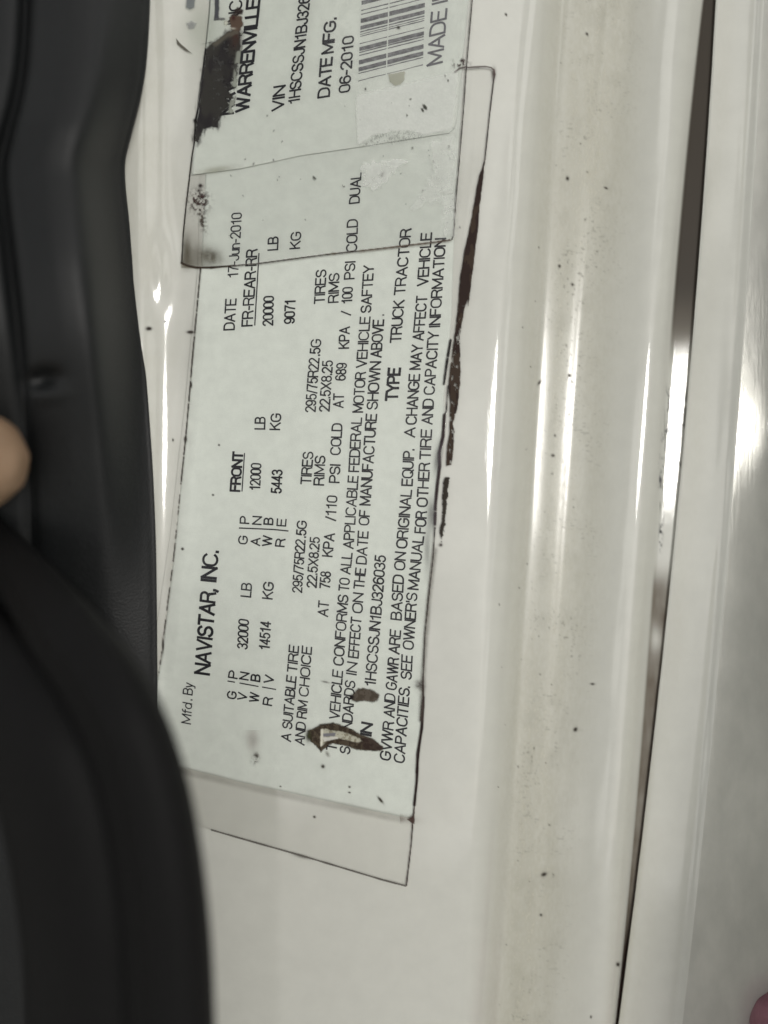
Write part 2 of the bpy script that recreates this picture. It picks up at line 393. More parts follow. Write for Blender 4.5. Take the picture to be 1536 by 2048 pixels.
vs = np.r_[-14, -9, -4, -1.5, 0, 1, 2, 3.5, 5, np.arange(8, 76, 4), np.arange(76, 126, 1.5), np.arange(128, 200, 4), np.arange(200, 370, 10), np.arange(374, 492, 4)]
Vg = np.broadcast_to(vs, (len(ys), len(vs))); Y2 = np.broadcast_to(ys[:, None], Vg.shape)
base = prof(np.full(len(ys), 1372.0)) + bumps(edge2(ys), ys) + 6.5
Z2 = base[:, None] + np.interp(Vg, _vv, _z2) + bumps(v2x(Vg, Y2), Y2) * .8 + 1.0 * (vnoise(v2x(Vg, Y2), Y2, 160, 260, 12, 1) - .5) + 5.5 * np.exp(-((Y2 - 872) / 175) ** 2) * ss(60, 100, Vg)
X2 = v2x(np.maximum(Vg, 0), Y2)
under = Vg < 0
# far right: tall unseen wall added to block sky and shade right-facing slopes
shade_wall = ss(335, 400, Vg) * np.clip((Vg - 345) / 155, 0, 1); Z2 = Z2 + 620 * shade_wall
kf = (DIST - Z2) / DIST; xr = 768 + (v2x(np.full(Vg.shape, 345.0), Y2) - 768) + (Vg - 345) * .12
X2 = np.where(Vg > 345, 768 + (xr - 768) / kf, X2)
X2 = np.where(under, X2 + (-Vg) * 1.6 * (Vg < -2) , X2); Z2 = np.where(under, base[:, None] - 6.8 - .0 * Vg, Z2)
Z2 = np.where((Vg == -1.5), base[:, None] - 6.2, Z2)
# small nick in the edge
gr2 = .35 * ss(0, 10, Vg) * (1 - ss(20, 70, Vg)) * vnoise(X2, Y2, 50, 200, 14) + .9 * (1 - ss(0, 12, Vg)) * ss(1200, 1700, Y2) * .6
br2 = (Vg < 1) * .2 + .0 * Vg
me = grid_mesh('outer_panel', X2, Y2, Z2 - .25 * (Vg > 112), {'dirt': np.stack([np.clip(gr2, 0, 1), np.clip(br2, 0, 1), 0 * X2], -1)})
op = link('outer_panel', me, M_PAINT, frame)
# the far strip beyond the crease is worn, polished metal
mt_, tt, oo = mat('worn_bright_strip'); bb = N(tt, 'ShaderNodeBsdfPrincipled'); pxx = attr(tt, 'px')
nA = noise_node(tt, pxx.outputs['Vector'], .02, 4, .6, (1, .5, 1)); nB = noise_node(tt, pxx.outputs['Vector'], .25, 4, .7, (1, .06, 1))
rA = ramp(tt, nA.outputs[0], [(.3, (.56, .56, .52)), (.7, (.66, .66, .61))]); tt.links.new(rA.outputs[0], bb.inputs['Base Color'])
bb.inputs['Metallic'].default_value = .25; rB = ramp(tt, nB.outputs[0], [(.35, (.08,) * 3), (.7, (.20,) * 3)]); tt.links.new(rB.outputs[0], bb.inputs['Roughness'])
bB = N(tt, 'ShaderNodeBump'); bB.inputs['Strength'].default_value = .12; bB.inputs['Distance'].default_value = .0002; tt.links.new(nB.outputs[0], bB.inputs['Height']); tt.links.new(bB.outputs[0], bb.inputs['Normal'])
tt.links.new(bb.outputs[0], oo.inputs[0])
c0 = int(np.searchsorted(vs, 108))
me = grid_mesh('bright_strip', X2[:, c0:], Y2[:, c0:], Z2[:, c0:] + .25)
link('bright_strip', me, mt_, frame)

# ------------------------------------------------------------------ stroke lettering
def arc(cx, cy, rx, ry, a0, a1, n=None):
    n = n or max(4, int(abs(a1 - a0) / 20)); a = np.radians(np.linspace(a0, a1, n + 1))
    return [(cx + rx * math.cos(v), cy + ry * math.sin(v)) for v in a]
def stad(w, x0=0):      # rounded upright oval used for O, 0, C, G ...
    return w
G = {}
def g(ch, w, *st): G[ch] = (w, [list(s) for s in st])
O_ = arc(.33, .68, .33, .32, 0, 180) + arc(.33, .32, .33, .32, 180, 360) + [(.66, .68)]
g('A', .66, [(0, 0), (.33, 1), (.66, 0)], [(.11, .33), (.55, .33)])
g('B', .60, [(0, 0), (0, 1), (.34, 1)] + arc(.34, .76, .22, .24, 90, -90) + [(0, .52)], [(0, .52), (.34, .52)] + arc(.34, .26, .26, .26, 90, -90) + [(0, 0)])
g('C', .66, arc(.33, .66, .33, .34, 25, 180) + arc(.33, .34, .33, .34, 180, 335))
g('D', .63, [(0, 0), (0, 1), (.28, 1)] + arc(.28, .65, .35, .35, 90, 0) + arc(.28, .35, .35, .35, 0, -90) + [(0, 0)])
g('E', .54, [(.54, 1), (0, 1), (0, 0), (.54, 0)], [(0, .53), (.48, .53)])
g('F', .50, [(.50, 1), (0, 1), (0, 0)], [(0, .52), (.44, .52)])
g('G', .68, arc(.34, .66, .34, .34, 25, 180) + arc(.34, .34, .34, .34, 180, 320) + [(.66, .22), (.66, .48), (.38, .48)])
g('H', .60, [(0, 0), (0, 1)], [(.60, 0), (.60, 1)], [(0, .53), (.60, .53)])
g('I', .04, [(.02, 0), (.02, 1)])
g('J', .42, [(.42, 1), (.42, .26)] + arc(.21, .24, .21, .24, 0, -180))
g('K', .60, [(0, 0), (0, 1)], [(.57, 1), (0, .38)], [(.20, .60), (.60, 0)])
g('L', .48, [(0, 1), (0, 0), (.48, 0)])
g('M', .72, [(0, 0), (0, 1), (.36, .12), (.72, 1), (.72, 0)])
g('N', .60, [(0, 0), (0, 1), (.60, 0), (.60, 1)])
g('O', .66, O_)
g('P', .56, [(0, 0), (0, 1), (.32, 1)] + arc(.32, .73, .24, .27, 90, -90) + [(0, .46)])
g('Q', .66, O_, [(.42, .22), (.68, -.04)])
g('R', .60, [(0, 0), (0, 1), (.34, 1)] + arc(.34, .75, .24, .25, 90, -90) + [(0, .50)], [(.34, .50), (.50, .40), (.56, .12), (.60, 0)])
g('S', .58, arc(.29, .75, .27, .25, 15, 270)[:-1] + arc(.29, .26, .29, .26, 85, -165))
g('T', .58, [(0, 1), (.58, 1)], [(.29, 1), (.29, 0)])
g('U', .60, [(0, 1), (0, .30)] + arc(.30, .30, .30, .30, 180, 360) + [(.60, 1)])
g('V', .62, [(0, 1), (.31, 0), (.62, 1)])
g('W', .88, [(0, 1), (.22, 0), (.44, 1), (.66, 0), (.88, 1)])
g('X', .60, [(0, 1), (.60, 0)], [(.60, 1), (0, 0)])
g('Y', .62, [(0, 1), (.31, .45), (.62, 1)], [(.31, .45), (.31, 0)])
Z_ = arc(.24, .74, .24, .26, 0, 180) + arc(.24, .26, .24, .26, 180, 360) + [(.48, .74)]
g('0', .48, Z_)
g('1', .40, [(.06, .76), (.20, .82), (.28, 1), (.28, 0)])
g('2', .48, arc(.24, .74, .24, .26, 170, -35) + [(0, .0), (.48, 0)])
g('3', .48, arc(.23, .75, .22, .25, 160, -80) + [(.20, .52)], [(.20, .52)] + arc(.23, .26, .25, .26, 80, -160))
g('4', .50, [(.50, .25), (0, .25), (.36, 1), (.36, 0)])
g('5', .48, [(.44, 1), (.08, 1), (.03, .50)] + arc(.24, .32, .24, .32, 130, -155))
g('6', .48, arc(.25, .74, .22, .26, 25, 180) + arc(.24, .32, .24, .32, 180, 360) + arc(.24, .32, .24, .30, 0, 170))
g('7', .48, [(0, 1), (.48, 1), (.28, .55), (.18, 0)])
g('8', .48, arc(.24, .76, .21, .24, -90, 270), arc(.24, .27, .24, .27, 90, 450))
g('9', .48, arc(.24, .68, .24, .32, 0, 360) + arc(.24, .26, .23, .26, 0, -160))
g('/', .26, [(0, -.05), (.26, 1.0)])
g('|', .04, [(.02, -.1), (.02, 1.1)])
g('-', .26, [(0, .40), (.26, .40)])
g('.', .06, [(.03, 0), (.03, .10)])
g(',', .08, [(.05, .10), (.05, 0), (0, -.16)])
g("'", .04, [(.02, 1), (.02, .74)])
g('u', .40, [(0, .70), (0, .2)] + arc(.20, .2, .20, .2, 180, 360) + [(.40, .70)], [(.40, .7), (.40, 0)])
g('n', .40, [(0, 0), (0, .70)], [(0, .45)] + arc(.20, .5, .20, .2, 180, 0) + [(.40, 0)])
g('f', .26, [(.26, 1), (.18, 1), (.11, .9), (.11, 0)], [(0, .68), (.26, .68)])
g('d', .44, [(.44, 1), (.44, 0)], arc(.22, .34, .22, .34, 0, 360))
g('t', .22, [(.09, .92), (.09, .08), (.22, 0)], [(0, .68), (.22, .68)])
g('y', .42, [(0, .70), (.22, 0)], [(.42, .70), (.16, -.24), (.02, -.26)])

def phi(y):   # the cross direction of the print turns with height on the sticker
    return math.radians(np.interp(y, [60, 160, 500, 650, 1060, 1370, 1700], [-12, -10, -4.0, -2.0, 4.0, 10, 14]))
def strokes_to(bm, pl, hw, off, tf):
    """ribbon along a polyline given in print space; tf maps to the panel grid"""
    P = [np.array(tf(*p)) for p in pl]
    Q = [P[0]]
    for p in P[1:]:
        if np.hypot(*(p - Q[-1])) > .35: Q.append(p)
    if len(Q) < 2: return
    closed = np.hypot(*(Q[0] - Q[-1])) < .4
    runs = [[Q[0]]]
    for i in range(1, len(Q)):
        runs[-1].append(Q[i])
        if i < len(Q) - 1:
            a, b = Q[i] - Q[i - 1], Q[i + 1] - Q[i]
            if (a @ b) / (np.hypot(*a) * np.hypot(*b)) < .72: runs.append([Q[i]])
    for r in runs:
        r = np.array(r); d = np.diff(r, axis=0); d /= np.hypot(d[:, 0], d[:, 1])[:, None]
        tn = np.vstack([d[:1], (d[:-1] + d[1:]) / 2, d[-1:]])
        if closed and len(runs) == 1: tn[0] = tn[-1] = (d[0] + d[-1]) / 2
        tn /= np.hypot(tn[:, 0], tn[:, 1])[:, None]
        if not (closed and len(runs) == 1):
            r = r.copy(); r[0] -= tn[0] * hw * .8; r[-1] += tn[-1] * hw * .8
        nn = np.stack([-tn[:, 1], tn[:, 0]], -1)
        A, B = r + nn * hw, r - nn * hw
        ZA = S(A[:, 0], A[:, 1]) + off; ZB = S(B[:, 0], B[:, 1]) + off
        wa, wb = W(A[:, 0], A[:, 1], ZA), W(B[:, 0], B[:, 1], ZB)
        va = [bm.verts.new(p) for p in wa]; vb = [bm.verts.new(p) for p in wb]
        for k in range(len(r) - 1): bm.faces.new((va[k], va[k + 1], vb[k + 1], vb[k]))
def text(words, off, parent, m=None, name='text_line'):
    bm = bmesh.new()
    for w in words:
        s, x0, y0, x1, y1, cap, hw = w[:7]
        ph = phi((y0 + y1) / 2) if len(w) < 8 else math.radians(w[7])
        up = np.array([-math.cos(ph), -math.sin(ph)]) * cap
        gap = .15; adv = []; tot = 0
        for ch in s:
            if ch == ' ': adv.append((tot, None)); tot += .30; continue
            adv.append((tot, ch)); tot += G[ch][0] + gap
        tot -= gap
        base = np.array([x0, y0], float); vec = np.array([x1 - x0, y1 - y0], float) / tot
        k = 0
        for x, ch in adv:
            if ch is None: continue
            for st in G[ch][1]:
                k += 1
                strokes_to(bm, st, hw * random.uniform(.92, 1.08), off + .004 * k, lambda a, b: base + vec * (x + a) + up * b)
    bmesh.ops.recalc_face_normals(bm, faces=bm.faces[:])
    me = bpy.data.meshes.new(name); bm.to_mesh(me); bm.free()
    return link(name, me, m or M_INK, parent, smooth=False)
def ribbon(name, pts, wfn, off, m, parent):
    bm = bmesh.new(); P = resample(pts, max(3, int(len(pts) * 8))); n = len(P)
    d = np.gradient(P, axis=0); d /= np.hypot(d[:, 0], d[:, 1])[:, None]; nn = np.stack([-d[:, 1], d[:, 0]], -1)
    w = np.array([wfn(k / (n - 1), P[k]) for k in range(n)])[:, None]
    A, B = P + nn * w, P - nn * w
    wa, wb = W(A[:, 0], A[:, 1], S(A[:, 0], A[:, 1]) + off), W(B[:, 0], B[:, 1], S(B[:, 0], B[:, 1]) + off)
    va = [bm.verts.new(p) for p in wa]; vb = [bm.verts.new(p) for p in wb]
    for k in range(n - 1): bm.faces.new((va[k], va[k + 1], vb[k + 1], vb[k]))
    me = bpy.data.meshes.new(name); bm.to_mesh(me); bm.free(); return link(name, me, m, parent, smooth=False)

# ------------------------------------------------------------------ lower certification sticker
cert = empty('certification_label', 'long lower weight and tire rating sticker with a scuffed hole, under clear film', 'sticker')
L1_R = [(925, 160), (908, 480), (903, 640), (895, 719), (888, 790), (888, 830), (879, 905), (871, 1000), (864, 1100), (850, 1265), (843, 1441), (835, 1506), (832, 1570), (828.5, 1612), (826, 1626)]
L1_L = [(420, 160), (402, 536), (395, 600), (390, 659), (384, 726), (378, 799), (371, 878), (362, 966), (352, 1069), (346, 1127), (324, 1308), (316, 1350), (300, 1440), (290, 1512)]
L1_B = [(290, 1512), (385, 1540), (490, 1566), (596, 1589), (723, 1617), (800, 1633), (817, 1634.5), (823, 1632), (826, 1626)]
P1 = coons(L1_L, L1_R, [(420, 160), (925, 160)], L1_B, 260, 110)
sheet('label_paper', P1, 0.7, M_PAPER, cert)
F1_R = [(989.5, 143), (987.7, 159), (979, 232), (970, 319), (964, 367), (957, 359 + 20), (944, 437), (929, 507), (919, 570), (913, 652), (905, 700), (898, 790), (893, 850), (886, 905), (879, 970), (873, 1040), (866, 1118), (852, 1265), (846, 1370), (845, 1441), (837, 1506), (834, 1561), (828, 1625), (822.6, 1688), (813, 1771)]
F1_L = [(405, 133), (395, 536), (370, 800), (340, 1069), (300, 1340), (280, 1610)]
P2 = coons(F1_L, F1_R, [(405, 133), (900, 133), (976, 133.5), (985, 136), (989.5, 143)], [(280, 1610), (423, 1660), (478, 1676), (605, 1712), (765, 1760), (813, 1771)], 260, 170)
def wrinkle1(X, Y):      # the film bridges the sticker edge in two long ridges at the upper right
    c = np.interp(Y, [133, 319, 480, 700], [949, 932, 915, 905])
    w = (1 - ss(430, 560, Y))
    return w * (1.5 * np.exp(-((X - c) / 5.5) ** 2) + 1.1 * np.exp(-((X - c - 17 + 4 * vnoise(Y, Y * 0, 90, 1, 3, 1)) / 6.5) ** 2)) + .5 * (vnoise(X, Y, 60, 90, 44, 2) - .5)
sheet('clear_film', P2, 1.6, M_FILM, cert, fn=wrinkle1)

n_, b_ = 1.52, 2.25      # half widths of thin and bold print
T1 = [
 [('Mfd', 381, 1448, 383.5, 1408, 18, 1.2), ('.', 384, 1401, 384, 1399, 18, 1.4), ('By', 384, 1390, 386, 1368, 18, 1.2)],
 [('NAVISTAR,', 418, 1349, 431, 1180, 28, b_ * 1.15), ('INC.', 431, 1163, 436, 1103, 28, b_ * 1.15)],
 [('G', 471, 1398, 473, 1385, 17, 1.5), ('P', 474, 1357, 476, 1344, 17, 1.5)], [('V', 492, 1401, 494, 1388, 17, 1.5), ('N', 496, 1360, 498, 1347, 17, 1.5)],
 [('W', 516, 1405, 518, 1388, 17, 1.6), ('B', 519, 1363, 520, 1351, 17, 1.6)], [('R', 543, 1411, 545, 1397, 17, 1.5), ('V', 545, 1367, 548, 1353, 17, 1.5)],
 [('32000', 494, 1298, 497, 1241, 19, n_)], [('LB', 501, 1194, 503, 1168, 19, n_)], [('14514', 538, 1300, 541, 1245, 19, n_ * 1.1)], [('KG', 544, 1198, 547, 1166, 19, n_)],
 [('G', 494, 1088, 495, 1073, 17, 1.5), ('P', 497.5, 1047, 498, 1034, 17, 1.5)], [('A', 519, 1091, 520, 1077, 17, 1.5), ('N', 522, 1049, 523, 1034, 17, 1.5)],
 [('W', 542, 1092, 544, 1073, 17, 1.6), ('B', 545, 1049, 546, 1037, 17, 1.6)], [('R', 568, 1093, 570, 1079, 17, 1.5), ('E', 571, 1052, 572, 1039, 17, 1.5)],
 [('A', 581, 1483, 581.5, 1469, 18, n_), ('SUITABLE', 583, 1458, 592, 1354, 18, n_), ('TIRE', 593, 1345, 597, 1293, 18, n_)],
 [('AND', 608, 1490, 611, 1447, 18, n_), ('RIM', 612, 1437, 615, 1404, 18, n_), ('CHOICE', 616, 1393, 623, 1295, 18, n_)],
 [('295/75R22', 603, 1185, 610, 1081, 18, n_), ('.5G', 611, 1075, 613, 1043, 18, n_)], [('22.5X8.25', 632, 1175, 639, 1076, 18, n_)],
 [('AT', 655, 1233, 657, 1204, 19, n_), ('758', 659, 1177, 661, 1145, 19, n_), ('KPA', 664, 1113, 669, 1068, 19, n_)],
 [('/110', 670, 1041, 674, 993, 19, n_), ('PSI', 678, 965, 680, 930, 19, n_), ('COLD', 680, 909, 684, 848, 19, n_)],
 [('TIRES', 621, 968, 626, 905, 19, n_)], [('RIMS', 647, 970, 650, 913, 19, n_)],
 [('FRONT', 479, 982, 485, 905, 18, b_)], [('12000', 519, 980, 522, 928, 19, n_)], [('5443', 562, 986, 564, 941, 19, n_ * 1.1)],
 [('LB', 529, 858, 530, 835, 19, n_)], [('KG', 559, 859, 562, 828, 19, n_)],
 [('295/75R22', 630, 823, 638, 717, 19, n_), ('.5G', 639, 711, 642, 679, 19, n_)], [('22.5X8.25', 658, 822, 665, 722, 19, n_)],
 [('AT', 686, 815, 687, 788, 19, n_), ('689', 690, 760, 693, 727, 19, n_), ('KPA', 697, 696, 699, 654, 19, n_)],
 [('/', 700, 630, 702, 622, 19, n_), ('100', 703, 606, 705, 575, 19, n_), ('PSI', 708, 557, 710, 523, 19, n_), ('COLD', 713, 502, 715, 439, 20, n_), ('DUAL', 718, 405, 722, 346, 19, n_)],
 [('TIRES', 648, 606, 652, 540, 19, n_)], [('RIMS', 676, 604, 678, 547, 19, n_)],
 [('DATE', 468, 659, 472, 598, 20, 1.5)], [('17-Jun-2010', 475, 554, 483, 426, 19, n_ * .9)],
 [('FR-REAR-RR', 504, 651, 514, 499, 20, 1.6)], [('20000', 545, 650, 547, 593, 19, n_)], [('9071', 588, 646, 590, 600, 19, n_ * 1.1)],
 [('LB', 555, 499, 556, 474, 19, n_)], [('KG', 599, 496, 602, 464, 19, n_)],
 [('THIS', 672, 1502, 676, 1452, 19, n_), ('VEHICLE', 678, 1439, 685, 1343, 19, n_), ('CONFORMS', 686, 1331, 696, 1192, 19, n_), ('TO', 697, 1182, 699, 1158, 19, n_), ('ALL', 700, 1148, 704, 1107, 19, n_),
  ('APPLICABLE', 706, 1097, 716, 953, 19, n_), ('FEDERAL', 717, 943, 723, 836, 19, n_), ('MOTOR', 725, 824, 731, 745, 19, n_), ('VEHICLE', 732, 734, 740, 634, 19, n_), ('SAFTEY', 741, 624, 747, 531, 19, n_)],
 [('STANDARDS', 699, 1508, 710, 1364, 19, n_), ('IN', 712, 1350, 714, 1327, 19, n_), ('EFFECT', 716, 1316, 722, 1237, 19, n_), ('ON', 724, 1226, 726, 1188, 19, n_), ('THE', 727, 1178, 731, 1138, 19, n_), ('DATE', 732, 1128, 736, 1064, 19, n_),
  ('OF', 737, 1050, 739, 1022, 19, n_), ('MANUFACTURE', 740, 1010, 753, 829, 20, n_ * 1.1), ('SHOWN', 754, 818, 761, 724, 20, n_ * 1.1), ('ABOVE', 762, 714, 767, 640, 20, n_ * 1.1), ('.', 767.5, 631, 767.5, 629, 19, 1.2)],
 [('VIN', 739, 1494, 744, 1449, 20, b_)], [('1HSCSSJN1BJ326035', 750, 1373, 771, 1113, 20, n_ * 1.1)],
 [('TYPE', 794, 800, 800, 737, 22, b_ * 1.1)], [('TRUCK', 801, 684, 808, 601, 20, n_ * 1.1), ('TRACTOR', 809, 588, 822, 458, 20, n_ * 1.1)],
 [('GVWR', 780, 1521, 787, 1446, 20, n_ * 1.1), ('AND', 788, 1435, 790, 1390, 20, n_), ('GAWR', 792, 1380, 797, 1318, 20, n_ * 1.1), ('ARE', 798, 1308, 801, 1262, 20, n_ * 1.1), ('BASED', 802, 1240, 807, 1152, 20, n_ * 1.1), ('ON', 809, 1140, 811, 1106, 20, n_ * 1.1),
  ('ORIGINAL', 813, 1096, 823, 981, 20, n_ * 1.1), ('EQUIP.', 824, 971, 828, 899, 20, n_ * 1.1), ('A', 829, 874, 830, 856, 20, n_ * 1.1), ('CHANGE', 832, 848, 839, 749, 20, n_ * 1.1), ('MAY', 840, 738, 845, 690, 20, n_ * 1.1), ('AFFECT', 846, 680, 854, 592, 20, n_ * 1.1), ('VEHICLE', 855, 570, 863, 466, 20, n_ * 1.1)],
 [('CAPACITIES.', 808, 1526, 819, 1374, 20, n_ * 1.1), ('SEE', 822, 1359, 824, 1313, 20, n_ * 1.1), ("OWNER'S", 826, 1299, 834, 1188, 20, n_ * 1.1), ('MANUAL', 836, 1179, 847, 1074, 20, n_ * 1.1), ('FOR', 850, 1066, 853, 1024, 20, n_ * 1.1), ('OTHER', 854, 1013, 859, 927, 20, n_ * 1.1),
  ('TIRE', 860, 918, 863, 860, 20, n_ * 1.1), ('AND', 864, 848, 867, 799, 20, n_ * 1.1), ('CAPACITY', 868, 788, 877, 664, 20, n_ * 1.1), ('INFORMATION', 879, 653, 891, 477, 20, n_ * 1.1)],
]
for ln in T1: text(ln, 1.0, cert)
for pts, w in (([(455, 1362), (470, 1364.5)], 1.3), ([(479, 1366), (517, 1373)], 1.3), ([(524, 1374), (552, 1379)], 1.3), ([(478, 1056), (514, 1057.5), (547, 1059), (577, 1062)], 1.4),
               ([(484, 983), (489, 906)], 1.2), ([(509.5, 651), (518, 506)], 1.3)):
    ribbon('ruled_line', pts, lambda s, p, w=w: w * .9, 1.08, M_INK, cert)

# ------------------------------------------------------------------ upper sticker
upper = empty('manufacturer_label', 'upper sticker with a torn brown corner and a grey bar code', 'sticker')
P3 = coons([(425, -250), (419, 0), (411, 97), (402, 160), (392, 250), (384, 335), (383, 350)], [(962, -250), (938, 0), (926, 120), (918, 200), (914, 240), (909, 256), (900, 266)], [(425, -250), (962, -250)],
           [(383, 350), (480, 338), (600, 312), (720, 294), (860, 272), (900, 266)], 200, 110)
sheet('label_paper', P3, 2.6, M_PAPER, upper, .9)
F2_L = [(430, -250), (418, 20), (410, 97), (397, 185), (390, 255), (384, 310), (372, 410), (366, 470), (363, 526)]
F2_R = [(962, -250), (944.5, 0), (938, 77), (933, 133), (927, 221), (919, 319), (912, 398), (907.5, 470), (904, 480)]
F2_B = [(363, 526), (372, 531), (390, 535), (422, 535), (516, 527), (652, 509), (770, 496), (879, 483), (904, 480)]
P4 = coons(F2_L, F2_R, [(430, -250), (962, -250)], F2_B, 220, 110)
def wrinkle2(X, Y):      # slack patches and a step where the film leaves the paper
    d = Y - (345 - (X - 383) * .147)
    a = -1.2 * ss(-6, 8, d) + 1.5 * (vnoise(X, Y, 110, 90, 45, 1) - .5) + .35 * (vnoise(X, Y, 26, 30, 46, 2) - .5)
    e = np.interp(Y, [0, 320, 480], [917, 898, 885]); return a - .9 * ss(-5, 6, X - e)
sheet('clear_film', P4, 4.8, M_FILM2, upper, .8, wrinkle2)
T2 = [
 [('NAVISTAR,', 466, 226, 478, 68, 24, b_ * 1.1, -7), ('INC', 480, 45, 484, 0, 24, b_ * .8, -9)],
 [('WARRENVILLE', 496, 220, 519, -2, 24, b_ * 1.15, -8), (', IL', 520, -12, 524, -50, 24, b_ * 1.15, -8)],
 [('VIN', 566, 218, 570, 171, 22, b_ * .9, -9)], [('1HSCSSJN1BJ326035', 598, 205, 624, -50, 21, n_ * 1.15, -9)],
 [('DATE', 658, 192, 664, 115, 22, b_ * .95, -9), ('MFG.', 666, 104, 672, 36, 22, b_ * .95, -9)], [('06-2010', 699, 182, 707, 72, 21, n_ * 1.15, -9)],
]
for k_, ln in enumerate(T2): text(ln, 2.66 if k_ == 0 else 2.95, upper)
text([('MADE', 884, 124, 893, 18, 30, 2.1, -14), ('IN', 894, 2, 898, -30, 30, 2.1, -14)], 2.9, upper, M_INKG)
# bar code: bars cross the sticker, left end -> right end
def bar(y, h, m):
    sl = math.tan(math.radians(-14)); bm = bmesh.new()
    for (fa, fb) in ((0, .425), (.445, 1)):
        x0, x1 = 716 + (163 - y) * .045, 846 + (163 - y) * .03
        xa, xb = x0 + (x1 - x0) * fa, x0 + (x1 - x0) * fb
        xs = np.linspace(xa, xb, 8); yt = y + (xs - x0) * sl
        jit = lambda s: (vnoise(xs, xs * 0 + y, 7, 7, s, 2) - .5) * 1.1
        A = W(xs, yt - h / 2 + jit(1), S(xs, yt) + 2.9); B = W(xs, yt + h / 2 + jit(2), S(xs, yt) + 2.9)
        va = [bm.verts.new(p) for p in A]; vb = [bm.verts.new(p) for p in B]
        for k in range(7): bm.faces.new((va[k], va[k + 1], vb[k + 1], vb[k]))
    me = bpy.data.meshes.new('bar'); bm.to_mesh(me); bm.free(); link('bar', me, m, upper, False)
def bars_mat():
    m, t, o = mat('worn_bar_ink'); b = N(t, 'ShaderNodeBsdfPrincipled'); tc = N(t, 'ShaderNodeTexCoord'); n = noise_node(t, tc.outputs['Object'], 700, 5, .75)
    r = ramp(t, n.outputs[0], [(.35, (.03, .03, .035)), (.5, (.12, .12, .13)), (.68, (.25, .26, .26))]); t.links.new(r.outputs[0], b.inputs['Base Color']); b.inputs['Roughness'].default_value = .5
    t.links.new(b.outputs[0], o.inputs[0]); return m
M_BAR = bars_mat()
for y, h in ((162, 1.5), (147, 2.0), (139, 8.5), (125, 9), (111, 2.2), (105, 2.5), (98.5, 8), (87.5, 1.6), (73, 1.8), (69, 1.4), (64, 2.6), (56, 7.5), (42, 9), (29, 1.8), (21, 2.2), (6, 8), (-6, 5), (-16, 2.5), (-26, 8), (-40, 3), (-52, 7)):
    bar(y, h, M_BAR)

